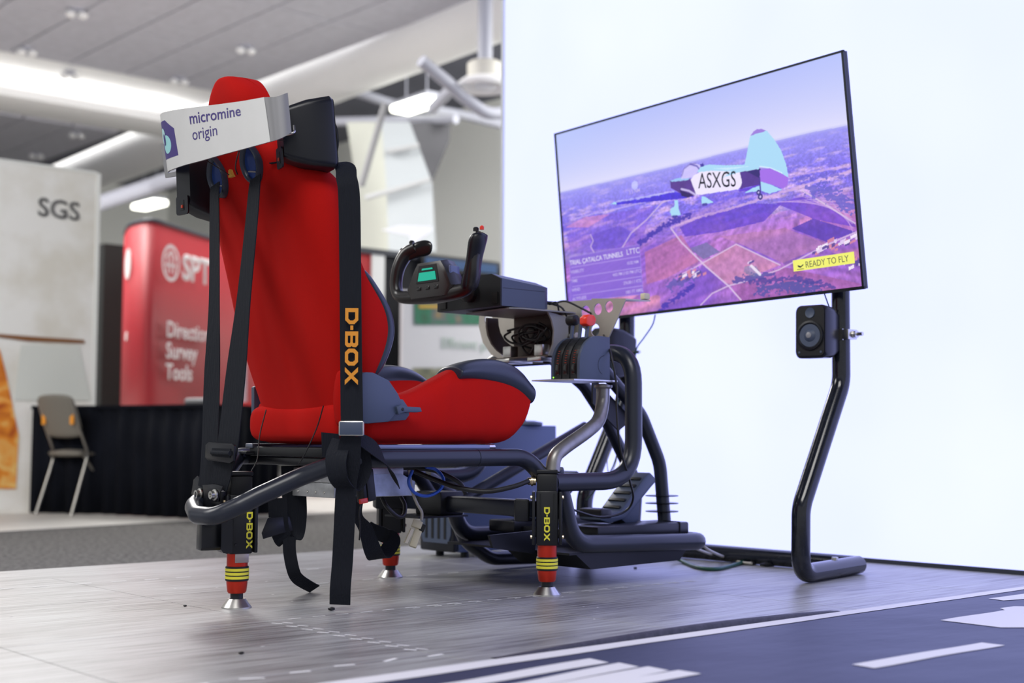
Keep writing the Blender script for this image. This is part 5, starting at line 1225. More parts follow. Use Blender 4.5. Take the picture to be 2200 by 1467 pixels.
def band_text(body, size, s0, v0, ds, m, off, nm):
    """lettering wrapped round the band: x runs along the band, y up it"""
    cu = bpy.data.curves.new('t', 'FONT'); cu.body = body; cu.size = 1.0; cu.offset = off; cu.resolution_u = 3
    ob = bpy.data.objects.new('t', cu); COL.objects.link(ob)
    dg = bpy.context.evaluated_depsgraph_get(); dg.update(); me = bpy.data.meshes.new_from_object(ob.evaluated_get(dg))
    bm = bmesh.new(); bm.from_mesh(me); bpy.data.objects.remove(ob); bpy.data.curves.remove(cu); bpy.data.meshes.remove(me)
    # tilt of the writing relative to the band edges
    for v in bm.verts:
        x, y = v.co.x, v.co.y
        v.co = bandp(s0 + x * size * ds, v0 + y * size * 7.6 + 0.0 * x)
    return finish(bm, nm, m, band, smooth=0)
band_text('micromine', 0.041, 18.4, 0.70, 63, M_NAVY, 0.010, 'lettering')
band_text('origin', 0.041, 18.6, 0.40, 62, M_NAVY, 0.0, 'lettering')
# navy badge with two aqua circles near the left bend
def band_patch(pts, m, nm, off):
    bm = bmesh.new(); bm.faces.new([bm.verts.new(bandp(s, v, off)) for s, v in pts]); return finish(bm, nm, m, band, smooth=0)
for s0 in range(5, 14):
    s1 = s0 + 1; tp = 0.86 if s0 < 11 else 0.86 - 0.05 * (s0 - 10)
    band_patch([(s0, 0.20), (s1, 0.20), (s1, 0.86 if s1 < 12 else 0.86 - 0.06 * (s1 - 11)), (s0, 0.86 if s0 < 12 else 0.86 - 0.06 * (s0 - 11))], M_NAVY, 'badge_patch', 0.0014)
def band_disc(sc_, vc_, rs_, rv_, m, nm, off):
    bm = bmesh.new(); c = bm.verts.new(bandp(sc_, vc_, off)); ring = [bm.verts.new(bandp(sc_ + rs_ * math.cos(2 * math.pi * k / 24), vc_ + rv_ * math.sin(2 * math.pi * k / 24), off)) for k in range(24)]
    for k in range(24): bm.faces.new((c, ring[k], ring[(k + 1) % 24]))
    return finish(bm, nm, m, band, smooth=0)
band_disc(10.4, 0.44, 1.9, 0.16, M_AQUA, 'badge_circle', 0.0019)
band_disc(8.6, 0.60, 1.6, 0.14, mat('pale_aqua_print', (0.45, 0.72, 0.74), 0.45), 'badge_circle', 0.0022)
band_disc(9.4, 0.53, 0.7, 0.10, M_NAVY, 'badge_overlap', 0.0025)
hp = (-0.063, -0.28, 1.131); lathe('hole', (hp[0] - .001, hp[1], hp[2]), [(0.0055, 0), (0.0055, 0.0012), (0.0005, 0.0012)], M_BLACK, band, 14, R=Matrix.Rotation(math.radians(-75), 3, 'Y'))
prism('left_flange', [(-0.01, 0.436, 1.223), (-0.01, 0.417, 1.22), (-0.01, 0.386, 1.133), (-0.01, 0.327, 1.132), (-0.01, 0.332, 1.118), (-0.01, 0.404, 1.123)], (0.004, 0.002, 0), M_GREYPLATE, band)
tube('right_hook', [(-0.05, -0.247, 1.125), (-0.04, -0.276, 1.126), (-0.03, -0.282, 1.131), (-0.02, -0.263, 1.151)], 0.003, M_STEEL, band, 0.01, 8)
cable('hanging_wire', [(-0.1, 0.028, 1.107), (-0.07, 0.037, 1.098), (-0.045, 0.023, 1.081), (-0.03, 0.021, 1.073)], 0.0014, M_BLKCABLE, band)
cable('hanging_wire', [(-0.1, -0.149, 1.1), (-0.07, -0.084, 1.088), (-0.045, -0.037, 1.079), (-0.03, -0.02, 1.069)], 0.0018, M_BLKCABLE, band)
cable('hanging_wire', [(-0.06, -0.243, 1.12), (-0.05, -0.247, 1.115), (-0.04, -0.256, 1.116)], 0.0014, M_BLKCABLE, band)
# ear speakers, cones facing forward
def ear_speaker(label, c, fwd, up, port):
    c = Vector(c); f = Vector(fwd).normalized(); u = Vector(up).normalized(); u = (u - f * u.dot(f)).normalized(); s = u.cross(f)
    t = speaker('headrest_speaker', label, c, f, u, 0.092, 0.178, 0.125, 'speakers either side of the headrest', taper=(0.90, 0.74, 0.62))
    k = c - f * 0.127 - u * 0.055
    pb = prism('socket_plate', [k + s * x + u * y for x, y in rounded_rect(0.05, 0.05, 0.008)], -f * 0.004, M_BLACK2, t)
    prism('socket', [k - f * 0.004 + s * x + u * y for x, y in rounded_rect(0.018, 0.028, 0.002)], -f * 0.001, M_BLACK, pb)
    box('socket_tab', k - f * 0.006 - s * 0.003 - u * 0.004, (0.003, 0.006, 0.008), M_REDLAMP, pb)
    return t
ear_speaker('black speaker on the right side of the headrest band', (0.095, -0.243, 1.150), (0.96, -0.30, 0.10), (-0.26, 0.06, 1), 1)
ear_speaker('black speaker on the left side of the headrest band', (0.085, 0.265, 1.085), (0.98, 0.15, 0.05), (-0.10, 0.0, 1), 1)

# ================================================================== UNDER-SEAT BOXES AND CABLES
jb = thing('control_box', 'bare aluminium control box bolted under the seat', 'box', (0.35, 0.05, 0.262))
box2('lower_tray', (0.245, -0.055, 0.262), (0.500, 0.150, 0.300), M_ALU, jb, 0.003)
box2('lid', (0.245, -0.050, 0.300), (0.470, 0.140, 0.338), M_ALU, jb, 0.003)
prism('side_cover', [(0.300, -0.058, 0.264), (0.500, -0.058, 0.264), (0.502, -0.058, 0.300), (0.455, -0.058, 0.322), (0.300, -0.058, 0.322)], (0, 0.004, 0), mat('galvanised_sheet', (0.42, 0.47, 0.56), 0.45, metal=0.7, noise=0.25, nscale=25), jb)
for y in (0.115, 0.07, 0.03, -0.01):
    lathe('rivet', (0.2445, y, 0.275), [(0.004, 0), (0.003, 0.0015), (0.0005, 0.0015)], M_STEEL, jb, 10, R=RX)
lathe('rivet', (0.49, -0.0585, 0.285), [(0.004, 0), (0.003, 0.0015), (0.0005, 0.0015)], M_BLACK, jb, 10, R=Matrix.Rotation(math.radians(90), 3, 'X'))
sw = thing('inline_switch', 'black inline switch box with red rocker hanging under the seat', 'switch', (0.241, -0.2, 0.251))
c = Vector((0.239, -0.2, 0.299)); Rs = Matrix.Rotation(math.radians(-8), 3, 'Y') @ rotz(0.15)
box('housing', c, (0.042, 0.030, 0.080), M_BLACK2, sw, Rs, 0.004)
box('face_plate', c + Vector((0.006, -0.016, 0)), (0.026, 0.003, 0.070), M_BLACK, sw, Rs, 0.001)
box('rocker', Vector((0.224, -0.216, 0.262)), (0.026, 0.006, 0.012), M_REDKNOB, sw, Rs, 0.001)
cable('lead', [(0.229, -0.2, 0.344), (0.224, -0.2, 0.371), (0.222, -0.21, 0.397), (0.238, -0.2, 0.377), (0.231, -0.2, 0.348)], 0.003, M_GREYCABLE, sw)
cable('lead', [(0.227, -0.2, 0.251), (0.223, -0.2, 0.228), (0.233, -0.19, 0.199), (0.238, -0.18, 0.164)], 0.002, M_BLKCABLE, sw)
def loose(name, label, pts, r, m, cat='cable', group=None):
    return tag(cable(name, pts, r, m), label, cat, group)
loose('cable', 'bright blue cable looped under the seat rail', [(0.446, -0.12, 0.332), (0.434, -0.12, 0.302), (0.453, -0.12, 0.274), (0.496, -0.12, 0.264), (0.538, -0.12, 0.279), (0.55, -0.12, 0.306), (0.542, -0.1, 0.331), (0.506, -0.1, 0.34)], 0.0045, M_BLUECABLE)
loose('cable', 'thick black cable running from under the seat to the right actuator', [(0.467, -0.1, 0.329), (0.506, -0.14, 0.307), (0.537, -0.2, 0.287), (0.591, -0.25, 0.278), (0.653, -0.28, 0.289), (0.704, -0.29, 0.304)], 0.0065, M_BLKCABLE)
loose('cable', 'black cable bundle strung under the seat rail', [(0.403, 0, 0.33), (0.496, 0, 0.335), (0.569, -0.05, 0.329), (0.618, -0.1, 0.298), (0.643, -0.1, 0.266)], 0.006, M_BLKCABLE)
loose('cable', 'black cable drooping below the aluminium control box', [(0.406, -0.04, 0.26), (0.41, -0.06, 0.234), (0.445, -0.06, 0.208), (0.472, -0.05, 0.213), (0.49, -0.03, 0.236), (0.5, 0, 0.256)], 0.0055, M_BLKCABLE)
loose('cable', 'thin black wire running down behind the seat to the rear actuator', [(0.114, -0.2, 0.494), (0.115, -0.17, 0.44), (0.095, -0.15, 0.377), (0.095, -0.12, 0.348)], 0.0016, M_BLKCABLE)
loose('cable', 'thin black wire hanging at the left of the seat base', [(0.12, 0.075, 0.488), (0.1, 0.071, 0.422), (0.08, 0.047, 0.363), (0.06, 0.042, 0.332)], 0.0016, M_BLKCABLE)
cn = thing('cable_connector', 'ivory network plug hanging on a grey lead under the seat', 'connector', (0.469, -0.1, 0.124))
cable('lead', [(0.452, -0.1, 0.332), (0.459, -0.1, 0.283), (0.476, -0.1, 0.246), (0.493, -0.1, 0.221), (0.493, -0.1, 0.199)], 0.004, M_GREYCABLE, cn)
Rc = Matrix.Rotation(math.radians(24), 3, 'Y') @ rotz(-0.6)
box('coupler', (0.478, -0.1, 0.189), (0.026, 0.018, 0.020), M_IVORY, cn, Rc, 0.002)
box('coupler_cap', (0.491, -0.105, 0.179), (0.014, 0.018, 0.020), M_BLACK, cn, Rc, 0.002)
box('plug', (0.474, -0.1, 0.153), (0.020, 0.018, 0.050), M_IVORY, cn, Rc, 0.003)
prism('latch', [(0.452, -0.11, 0.18), (0.46, -0.11, 0.176), (0.44, -0.11, 0.141), (0.431, -0.11, 0.144)], (0.002, 0.008, 0), M_IVORY, cn)

# ================================================================== YOKE DECK
dk = thing('yoke_deck', 'beige steel half-moon deck plate with round holes below the yoke', 'bracket', (1.08, 0.05, 0.66))
DX = 1.075
outl = [(0.362, 0.835), (0.366, 0.775), (0.345, 0.722), (0.305, 0.682), (0.255, 0.662), (-0.125, 0.648), (-0.175, 0.662), (-0.215, 0.700), (-0.255, 0.760), (-0.288, 0.812), (-0.150, 0.822)]
holes = [(0.318, 0.795, 0.020), (0.290, 0.745, 0.020), (0.24, 0.695, 0.022), (-0.125, 0.788, 0.019), (-0.176, 0.793, 0.017), (-0.222, 0.797, 0.017), (-0.110, 0.726, 0.016), (-0.165, 0.733, 0.018), (0.05, 0.70, 0.03)]
def holed_plate(name, X, th, outl, holes, m, parent):
    """vertical plate with real round holes: filled from outline and hole loops"""
    bm = bmesh.new(); es = []
    def loop(p):
        vs = [bm.verts.new((X, y, z)) for y, z in p]
        for i in range(len(vs)): es.append(bm.edges.new((vs[i], vs[(i + 1) % len(vs)])))
    loop(outl)
    for y, z, r in holes: loop([(y + r * math.cos(2 * math.pi * k / 20), z + r * 1.0 * math.sin(2 * math.pi * k / 20)) for k in range(20)])
    bmesh.ops.triangle_fill(bm, use_beauty=True, use_dissolve=False, edges=es)
    r = bmesh.ops.extrude_face_region(bm, geom=bm.faces[:])
    bmesh.ops.translate(bm, verts=[e for e in r['geom'] if isinstance(e, bmesh.types.BMVert)], vec=(th, 0, 0))
    return finish(bm, name, m, parent, smooth=30)
holed_plate('front_plate', DX, 0.004, outl, holes, M_BRACKET, dk)
prism('top_flange', [(DX, -0.150, 0.822), (DX, -0.288, 0.812), (DX + 0.10, -0.292, 0.814), (DX + 0.10, -0.150, 0.824)], (0, 0, 0.004), M_BRACKET, dk)
prism('top_flange', [(DX, 0.362, 0.832), (DX, 0.20, 0.826), (DX + 0.10, 0.20, 0.826), (DX + 0.10, 0.362, 0.832)], (0, 0, 0.004), M_BRACKET, dk)
box2('bottom_flange', (DX, -0.12, 0.646), (DX + 0.08, 0.25, 0.650), M_BRACKET, dk)
q = Vector((1.15, -0.28, 0.826)); box('cork_pad', (DX + 0.085, -0.285, 0.828), (0.024, 0.018, 0.018), M_IVORY, dk, None, 0.003)
# centre carrier: box bracket, curved cheeks and tray that hold the yoke
yc = 0.03
box2('carrier_back', (1.005, -0.095, 0.655), (1.010, 0.115, 0.782), M_BRACKET_DK, dk, 0.001)
box2('carrier_floor', (0.945, -0.10, 0.652), (1.072, 0.165, 0.657), M_BRACKET_DK, dk, 0.001)
prism('carrier_cheek', [(x, 0.168, z) for x, z in ((0.945, 0.782), (0.944, 0.755), (0.950, 0.728), (0.965, 0.703), (0.988, 0.683), (1.02, 0.668), (1.075, 0.660), (1.075, 0.694), (1.04, 0.702), (1.015, 0.716), (0.998, 0.738), (0.990, 0.760), (0.988, 0.782))], (0, 0.008, 0), M_BRACKET_DK, dk)
prism('carrier_cheek', [(x, -0.108, z) for x, z in ((0.940, 0.782), (1.02, 0.770), (1.022, 0.72), (1.005, 0.685), (0.975, 0.655), (0.945, 0.655), (0.962, 0.69), (0.965, 0.73), (0.955, 0.76))], (0, 0.006, 0), M_GREYPLATE, dk)
prism('yoke_tray', [(0.80, -0.098, 0.782), (0.83, -0.115, 0.782), (1.03, -0.118, 0.782), (1.06, -0.10, 0.782), (1.06, 0.15, 0.782), (0.83, 0.13, 0.782)], (0, 0, 0.004), M_GREYPLATE, dk)
for (yy, w) in ((0.075, 0.06), (-0.065, 0.06)):
    box2('clamp_plate', (0.925, yy - w / 2, 0.640), (1.02, yy + w / 2, 0.652), M_STEEL, dk, 0.002)
    box2('clamp_block', (0.945, yy - 0.014, 0.657), (0.975, yy + 0.022, 0.690), M_STEEL, dk, 0.002)
cyl('clamp_knob', (0.99, -0.05, 0.634), (0.99, -0.05, 0.650), 0.012, M_BLACK, dk, None, 12)
cyl('clamp_bolt', (1.03, -0.11, 0.715), (1.03, -0.135, 0.715), 0.010, M_STEEL, dk, None, 10)
# bundled cable under the tray
cbn = thing('cable_bundle', 'black coiled cable bundle tucked under the yoke', 'cable', (0.93, yc, 0.67))
rr = random.Random(3)
for k in range(7):
    c = Vector((0.975 + rr.uniform(-.015, .01), yc - 0.015 + rr.uniform(-.045, .04), 0.722 + rr.uniform(-.012, .015)))
    pts = []
    for j in range(9):
        a = 2 * math.pi * j / 8 + k; pts.append(c + Vector((0.012 * math.cos(a + k), 0.055 * math.sin(a) * rr.uniform(.7, 1.2), 0.026 * math.cos(a) * rr.uniform(.6, 1.2))))
    cable('coil', pts, 0.0035, M_BLKCABLE, cbn)
cable('coil', [(0.97, yc + .02, 0.71), (0.965, yc - .01, 0.675), (0.97, yc - .03, 0.667), (0.975, yc - .05, 0.70), (0.97, yc - 0.07, 0.69)], 0.0035, M_BLKCABLE, cbn)

# ================================================================== FLIGHT YOKE
yk = thing('flight_yoke', 'black flight yoke with green display and USB lead', 'yoke', (0.86, 0.055, 0.787))
# chamfered housing, profile across Y swept along X
hw0, hw1 = -0.090, 0.200
prof = [(hw0, 0.790), (hw1, 0.790), (hw1, 0.836), (hw1 - 0.035, 0.872), (hw1 - 0.09, 0.884), (hw0 + 0.04, 0.884), (hw0, 0.868)]
secs = [[(0.78, y, z) for y, z in prof], [(0.945, y, z - (0.014 if z > 0.83 else 0)) for y, z in prof], [(0.962, y * 0.94 + 0.003, 0.80 + (z - 0.80) * 0.80) for y, z in prof]]
loft('housing', secs, M_GRAPH, yk, smooth=20)
prism('front_face', [(0.7795, y * 0.995 + 0.0002, 0.791 + (z - 0.790) * 0.985) for y, z in prof], (-0.004, 0, 0), M_BLACK, yk)
for y0, y1 in ((hw0 + 0.012, hw0 + 0.035), (hw1 - 0.045, hw1 - 0.015)):
    box2('front_slot', (0.772, y0, 0.797), (0.7755, y1, 0.830), mat('slot_black', (0.001, 0.001, 0.001), 0.6), yk)
box2('housing_seam', (0.784, hw0 - 0.0006, 0.8405), (0.944, hw0 + 0.002, 0.8415), M_BLACK2, yk)
shy, shz = 0.045, 0.842
cyl('shaft', (0.78, shy, shz), (0.66, shy, shz + 0.002), 0.014, M_BLACK, yk)
lathe('shaft_collar', (0.776, shy, shz), [(0.034, 0), (0.034, 0.014), (0.026, 0.020), (0.014, 0.024)], M_BLACK, yk, R=RX)
HXX = 0.645
# handle: U-shaped wheel with two horns, swept in the YZ plane, rolled slightly
Ry = lambda y, z, dx=0.0: Vector((HXX + dx, 0.045 + y, 0.842 + z))
path = [Ry(0.135, 0.130, 0.035), Ry(0.165, 0.112, 0.020), Ry(0.180, 0.070, 0.004), Ry(0.185, 0.020, 0), Ry(0.165, -0.012, 0), Ry(0.10, -0.020, 0), Ry(0.0, -0.022, 0), Ry(-0.10, -0.020, 0), Ry(-0.150, -0.010, 0), Ry(-0.168, 0.025, 0), Ry(-0.172, 0.075, 0.002), Ry(-0.182, 0.118, 0.012), Ry(-0.186, 0.136, 0.018)]
rad = [0.019, 0.021, 0.019, 0.018, 0.018, 0.021, 0.024, 0.021, 0.018, 0.019, 0.020, 0.021, 0.017]
P_ = smooth_path(path, 6); Rr_ = [v.x for v in smooth_path([(r, 0, 0) for r in rad], 6)]
bm = sweep(P_, Rr_, 16); finish(bm, 'wheel', mat('yoke_rubber', (0.014, 0.014, 0.014), 0.30, bump=0.03, bscale=900), yk, smooth=70)
loft('left_horn', [
    [Ry(0.142, 0.124, 0.012), Ry(0.186, 0.120, 0.012), Ry(0.194, 0.084, 0.012), Ry(0.150, 0.078, 0.012)],
    [Ry(0.112, 0.150, 0.032), Ry(0.150, 0.156, 0.032), Ry(0.166, 0.108, 0.032), Ry(0.122, 0.092, 0.032)],
    [Ry(0.082, 0.152, 0.052), Ry(0.116, 0.158, 0.052), Ry(0.132, 0.108, 0.052), Ry(0.092, 0.096, 0.052)],
    [Ry(0.078, 0.142, 0.060), Ry(0.104, 0.146, 0.060), Ry(0.116, 0.114, 0.060), Ry(0.086, 0.106, 0.060)]], M_GLOSSBLACK, yk, sub=2)
secs = []
for k in range(8):
    s_ = k / 7; z = -0.024 + 0.162 * s_; y = -0.146 - 0.044 * s_; g = 1.05 if k in (0, 7) else 1.22 + 0.10 * math.sin(s_ * 9)
    secs.append([Ry(y + 0.016 * g, z, -0.018 * g), Ry(y - 0.012 * g, z, -0.022 * g), Ry(y - 0.020 * g, z, 0.012 * g), Ry(y - 0.006 * g, z, 0.026 * g), Ry(y + 0.016 * g, z, 0.018 * g)])
loft('right_grip', secs, M_BLACK2, yk, sub=2)
# hub with display
hub = []
for x, k in ((-0.026, 0.86), (-0.022, 0.95), (0.0, 1.0), (0.028, 0.96), (0.036, 0.85)):
    hub.append([Ry(y * k, -0.025 + (z + 0.025) * k, x) for y, z in ((-0.085, -0.03), (0.085, -0.03), (0.105, 0.000), (0.072, 0.055), (0.055, 0.075), (-0.055, 0.075), (-0.075, 0.052), (-0.105, 0.000))])
loft('hub', hub, mat('hub_plastic', (0.020, 0.020, 0.020), 0.38), yk, smooth=50)
dsp = prism('display_bezel', [Ry(0.052, 0.012, -0.025), Ry(-0.052, 0.012, -0.025), Ry(-0.040, 0.062, -0.024), Ry(0.040, 0.062, -0.024)], (-0.003, 0, 0), M_BLACK, yk)
prism('display', [Ry(0.042, 0.018, -0.0285), Ry(-0.042, 0.018, -0.0285), Ry(-0.036, 0.042, -0.0285), Ry(0.036, 0.042, -0.0285)], (-0.0008, 0, 0), M_LCD, dsp)
prism('display_band', [Ry(0.024, 0.048, -0.0285), Ry(-0.026, 0.048, -0.0285), Ry(-0.024, 0.053, -0.0285), Ry(0.022, 0.053, -0.0285)], (-0.0008, 0, 0), M_LCD, dsp)
for y in (0.040, 0.0, -0.040): box('button', Ry(y, -0.003, -0.026), (0.005, 0.018, 0.010), M_GLOSSBLACK, yk, None, 0.0015)
box('side_window', Ry(-0.080, 0.030, 0.005), (0.035, 0.006, 0.05), mat('blue_tinted_gloss', (0.10, 0.13, 0.25), 0.12), yk, None, 0.002)
for p, m, r in ((Ry(-0.176, 0.150, 0.004), M_BLACK, 0.008), (Ry(-0.192, 0.153, 0.012), M_REDKNOB, 0.006), (Ry(0.150, 0.150, 0.030), M_BLACK, 0.008), (Ry(0.172, 0.128, 0.012), M_BLACK, 0.007)):
    lathe('thumb_button', p, [(r, -0.008), (r, 0.0), (r * 0.6, 0.003), (0.0005, 0.003)], m, yk, 12)
# USB plug and lead
ux = Vector((0.965, -0.058, 0.815))
box('usb_plug', ux + Vector((0.022, -0.006, -0.002)), (0.036, 0.014, 0.010), M_BLACK, yk, rotz(-0.2), 0.002)
cable('usb_lead', [ux + Vector((0.035, -0.008, -0.003)), (1.027, -0.09, 0.819), (1.055, -0.12, 0.801), (1.074, -0.15, 0.782)], 0.0030, M_BLKCABLE, yk)
cable('side_lead', [ux + Vector((0.03, -0.008, -0.004)), (1.005, -0.1, 0.796), (1.027, -0.1, 0.759), (1.025, -0.09, 0.73), (1.027, -0.05, 0.718)], 0.0030, M_BLKCABLE, yk)
cable('side_lead', [ux + Vector((0.02, -0.008, -0.006)), (0.982, -0.1, 0.811), (0.992, -0.1, 0.782)], 0.0030, M_BLKCABLE, yk)

# ================================================================== THROTTLE QUADRANT ON ITS POST
ps = thing('throttle_post', 'bent grey steel post with small top plate for the throttle', 'post', (0.777, -0.30, 0.33))
tube('post', [(0.794, -0.285, 0.329), (0.803, -0.285, 0.366), (0.837, -0.285, 0.391), (0.926, -0.285, 0.437), (0.983, -0.27, 0.467), (1.019, -0.25, 0.509), (1.033, -0.24, 0.567)], 0.0195, M_GREYTUBE, ps, smooth_p=True)
lathe('flange', (1.033, -0.24, 0.562), [(0.022, -0.004), (0.026, 0.0), (0.026, 0.006)], M_GREYTUBE, ps)
tpz = 0.5755
prism('top_plate', [(0.835, -0.155, tpz), (0.835, -0.225, tpz), (0.86, -0.30, tpz), (1.02, -0.31, tpz), (1.04, -0.28, tpz), (1.03, -0.155, tpz)], (0, 0, 0.004), M_ALU, ps)
tq = thing('throttle_quadrant', 'dark grey throttle quadrant with three lever slots and red knob', 'throttle', (0.95, -0.23, tpz + 0.004))
z0 = tpz + 0.004; X0, X1 = 0.893, 1.012
def qprof(dx=0.0): 
    pts = [(X0 + dx, z0), (X1, z0), (X1, z0 + 0.122), (X1 - 0.045, z0 + 0.124)]
    cxx, czz, r1, r2 = X1 - 0.045, z0 + 0.045, X1 - 0.045 - X0 - dx, 0.079
    for k in range(1, 10):
        a = math.radians(90 + 90 * k / 9); pts.append((cxx + r1 * math.cos(a), czz + r2 * math.sin(a)))
    return pts
def qslice(name, y0, y1, m, dx=0.0): return prism(name, [(x, y0, z) for x, z in qprof(dx)], (0, y1 - y0, 0), m, tq, 0.0008)
qslice('side_cheek', -0.288, -0.278, M_GRAPH); qslice('side_cheek', -0.180, -0.172, M_GRAPH)
for k in range(3):
    y0 = -0.277 + k * 0.0325
    sg = qslice('lever_segment', y0, y0 + 0.0285, M_BLACK, 0.002)
    for j in range(6):
        a = math.radians(178 - 5 * j); x = X1 - 0.045 + (0.0728) * math.cos(a); z = z0 + 0.045 + 0.080 * math.sin(a)
        box('scale_mark', (x, y0 + 0.014, z), (0.002, 0.006, 0.0012), M_REDLAMP, sg)
    box('rocker_switch', (X0 + 0.0015, y0 + 0.014, z0 + 0.030), (0.004, 0.016, 0.030), M_GLOSSBLACK, sg, None, 0.001)
qslice('slot_core', -0.279, -0.179, mat('slot_core', (0.002, 0.002, 0.002), 0.8), 0.008)
lathe('status_led', (X0 + 0.0005, -0.182, z0 + 0.008), [(0.0022, 0), (0.0015, 0.0015), (0.0003, 0.0015)], M_LED, tq, 8, R=RX)
bm = bmesh.new()
for k in range(14):
    a = math.radians(95 + 150 * k / 13)
for k in range(13):
    a0 = math.radians(95 + 150 * k / 13); a1 = math.radians(95 + 150 * (k + 1) / 13); c = (0.992, z0 + 0.042)
    q = [(c[0] + r * math.cos(a), -0.2884, c[1] + r * math.sin(a)) for r, a in ((0.028, a0), (0.028, a1), (0.0268, a1), (0.0268, a0))]
    bm.faces.new([bm.verts.new(p) for p in q])
finish(bm, 'cheek_line', M_BLACK, tq, smooth=0)
for y, kind in ((-0.199, 0), (-0.232, 0), (-0.264, 1)):
    base = Vector((0.945 - 0.004 * kind, y, z0 + 0.112)); tip = base + Vector((0.006, -0.002, 0.052))
    lv = finish(sweep([base, tip], 0.0055, 6), 'lever_arm', M_GRAPH, tq)
    if y == -0.264:
        prism('lever_knob', [tip + Vector((x, 0.014, z)) for x, z in ((-0.020, -0.008), (-0.006, -0.014), (0.014, -0.010), (0.020, 0.006), (0.012, 0.018), (-0.008, 0.020), (-0.020, 0.010))], (0, -0.028, 0), M_REDKNOB, lv, 0.003)
    elif y == -0.199:
        lathe('lever_knob', tip + Vector((0, 0.016, 0.008)), [(0.004, -0.002), (0.015, 0.0), (0.016, 0.012), (0.015, 0.028), (0.006, 0.034)], M_BLACK, lv, 16, R=Matrix.Rotation(math.radians(90), 3, 'X'))
loose('cable', 'black lead running down from the throttle past the front tube to the pedals', [(1.075, -0.2, 0.715), (1.003, -0.3, 0.654), (1.006, -0.32, 0.562), (1.006, -0.32, 0.497), (1.019, -0.32, 0.393), (1.077, -0.3, 0.301), (1.144, -0.25, 0.243), (1.136, -0.22, 0.204), (1.041, -0.22, 0.194), (0.93, -0.24, 0.215), (0.849, -0.26, 0.235)], 0.0033, M_BLKCABLE)

# ================================================================== RUDDER PEDALS
pd = thing('rudder_pedals', 'black rudder pedals with heel rests on a low wide base', 'pedals', (1.2, 0.0, 0.10))
def boxc(name, a, b, par, m=M_GRAPH, bev=0.006): return box2(name, a, b, m, par, bev)
boxc('base', (1.03, -0.22, 0.130), (1.42, -0.09, 0.166), pd, M_BLACK2); boxc('base', (1.06, -0.09, 0.120), (1.40, 0.14, 0.150), pd, M_BLACK2); boxc('base', (1.03, 0.14, 0.130), (1.42, 0.26, 0.166), pd, M_BLACK2)
boxc('base_clip', (1.375, -0.222, 0.128), (1.383, -0.15, 0.168), pd, M_BLACK)
def pedal(dy, dx):
    yy = dy
    pr = [(1.115, 0.205), (1.13, 0.190), (1.20, 0.205), (1.30, 0.30), (1.325, 0.315), (1.345, 0.300), (1.35, 0.285), (1.33, 0.27), (1.22, 0.180), (1.15, 0.168), (1.11, 0.178)]
    f_ = prism('foot_plate', [(x + dx, yy - 0.045, z) for x, z in pr], (0, 0.09, 0), M_GRAPH, pd, 0.005)
    for k in range(5):
        x = 1.205 + dx + 0.022 * k; z = 0.2125 + 0.0205 * k
        box('tread', (x, yy, z), (0.010, 0.07, 0.008), M_BLACK, f_, Matrix.Rotation(math.radians(-43), 3, 'Y'), 0.002)
    prism('pedal_arm', [(1.20 + dx, yy - 0.02, 0.19), (1.31 + dx, yy - 0.02, 0.285), (1.30 + dx, yy - 0.02, 0.17), (1.26 + dx, yy - 0.02, 0.155)], (0, 0.06, 0), M_GRAPH, pd, 0.003)
    box('heel_rest', (1.135 + dx, yy, 0.196), (0.05, 0.096, 0.030), M_BLACK2, pd, None, 0.008)
pedal(-0.105, 0.0); pedal(0.16, -0.05)
stack = thing('isolator_discs', 'stack of thin black discs round the front brace foot', 'discs', (1.425, -0.12, 0.15))
for z in (0.190, 0.215, 0.238): lathe('disc', (1.43, -0.10, z), [(0.024, 0), (0.050, 0.0005), (0.052, 0.002), (0.050, 0.0035), (0.024, 0.004)], M_BLACK2, stack, 32)

# ================================================================== COMPUTER TOWER
pc = thing('computer_tower', 'dark graphite computer tower standing on the floor beyond the frame', 'computer', (1.5, 0.8, 0.0))
px0, px1, py0, py1, pz = 1.275, 1.735, 0.705, 0.905, 0.462
box2('case', (px0, py0, 0.02), (px1, py1, pz), mat('pc_steel_panel', (0.062, 0.090, 0.18), 0.45), pc, 0.004)
box2('side_panel', (px0 + 0.012, py0 - 0.003, 0.035), (px1 - 0.006, py0 + 0.002, pz - 0.012), MATS['pc_steel_panel'], pc, 0.001)
box2('front_fascia', (px0 - 0.022, py0 + 0.004, 0.02), (px0, py1 - 0.004, pz - 0.004), M_BLACK2, pc, 0.008)
prism('fascia_vent', [(px0 - 0.0225, py0 + y, z) for y, z in ((0.03, 0.05), (0.17, 0.05), (0.185, 0.08), (0.185, 0.16), (0.17, 0.19), (0.03, 0.19), (0.015, 0.16), (0.015, 0.08))], (-0.004, 0, 0), M_GRAPH, pc)
for y in (0.04, 0.075, 0.11, 0.145): box2('fascia_slot', (px0 - 0.0285, py0 + y, 0.065), (px0 - 0.026, py0 + y + 0.012, 0.175), M_BLACK, pc)
for x in (px0 + 0.05, px1 - 0.05):
    for y in (py0 + 0.03, py1 - 0.03): cyl('foot', (x, y, 0.0), (x, y, 0.021), 0.015, M_BLACK, pc, None, 12)
ms = thing('round_base_device', 'small round based black device on top of the computer tower', 'device', (1.60, 0.76, pz))
lathe('base', (1.62, 0.745, pz), [(0.058, 0.0), (0.062, 0.004), (0.060, 0.012), (0.03, 0.018), (0.001, 0.018)], M_GRAPH, ms)
cyl('stem', (1.60, 0.745, pz + 0.016), (1.60, 0.745, pz + 0.11), 0.014, M_BLACK, ms)
cyl('stem_ring', (1.60, 0.745, pz + 0.088), (1.60, 0.745, pz + 0.094), 0.0148, M_REDKNOB, ms)

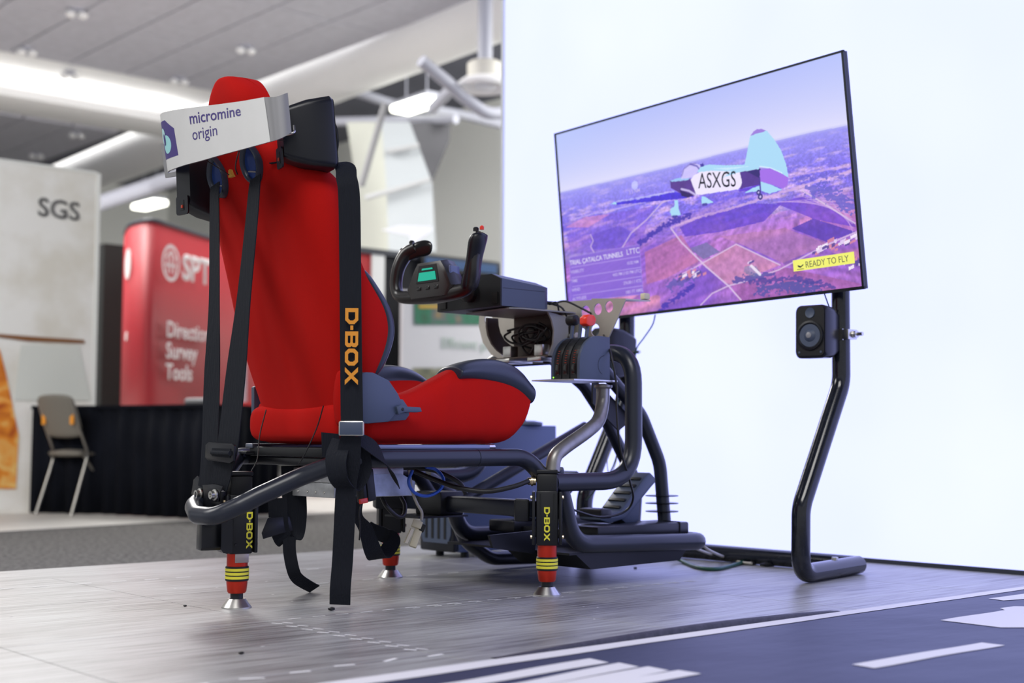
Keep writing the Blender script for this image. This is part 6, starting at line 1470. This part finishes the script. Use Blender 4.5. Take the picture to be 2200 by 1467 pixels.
# ================================================================== FLOOR AND STAND CABLES
loose('cable', 'thick dark cable curving over the floor beside the pedal tray', [(1.72, 0.129, 0.03), (1.74, 0.095, 0.008), (1.624, -0.078, 0.006), (1.634, -0.146, 0.006), (1.792, -0.091, 0.006), (1.907, -0.041, 0.008)], 0.0065, M_GREENCABLE)
loose('cable', 'beige lead drooping from the tray corner to the floor plugs', [(1.444, -0.24, 0.103), (1.514, -0.22, 0.075), (1.916, 0.052, 0.012), (1.865, -0.051, 0.008), (1.855, -0.108, 0.008)], 0.0042, M_GREYCABLE)
loose('cable', 'second beige lead beneath the pedal tray corner', [(1.559, -0.1, 0.08), (1.633, -0.08, 0.06), (1.948, 0.12, 0.012), (1.925, 0.028, 0.01), (1.905, -0.062, 0.008)], 0.0042, M_GREYCABLE)
for p, a in (((1.888, -0.091, 0.008), 0.3), ((1.981, -0.056, 0.008), 0.8), ((1.873, -0.165, 0.008), -0.4), ((1.998, 0.021, 0.008), 0.1)):
    pg = thing('cable_plug', 'small dark plug in the cluster lying on the floor by the stand', 'plug', (p[0], p[1], 0), 'plugs on the floor by the stand')
    box('plug_body', p, (0.034, 0.016, 0.014), M_BLACK2, pg, rotz(a), 0.003)
    d = Vector((math.cos(a), math.sin(a), 0)); cyl('boot', Vector(p) - d * 0.017, Vector(p) - d * 0.032, 0.006, M_BLACK, pg, 0.004, 10)
loose('cable', 'dark green wire hanging below the television to the left clamp', [(1.69, 0.165, 0.837), (1.69, 0.178, 0.803), (1.69, 0.217, 0.762), (1.69, 0.252, 0.727), (1.69, 0.261, 0.684)], 0.0022, M_GREENCABLE)
loose('cable', 'short green wire below the television beside the right leg', [(1.7, -0.519, 0.861), (1.7, -0.529, 0.836), (1.7, -0.538, 0.814)], 0.0020, M_GREENCABLE)
loose('cable', 'dark green wire hanging behind the front brace', [(1.66, 0.335, 0.823), (1.6, 0.285, 0.705), (1.55, 0.201, 0.481), (1.5, 0.179, 0.327), (1.45, 0.255, 0.212)], 0.0022, M_GREENCABLE)
loose('cable', 'thin grey looping wire behind the front tube', [(1.5, 0.174, 0.404), (1.5, 0.207, 0.35), (1.5, 0.196, 0.296), (1.5, 0.164, 0.35), (1.5, 0.17, 0.412)], 0.0014, M_GREYCABLE)
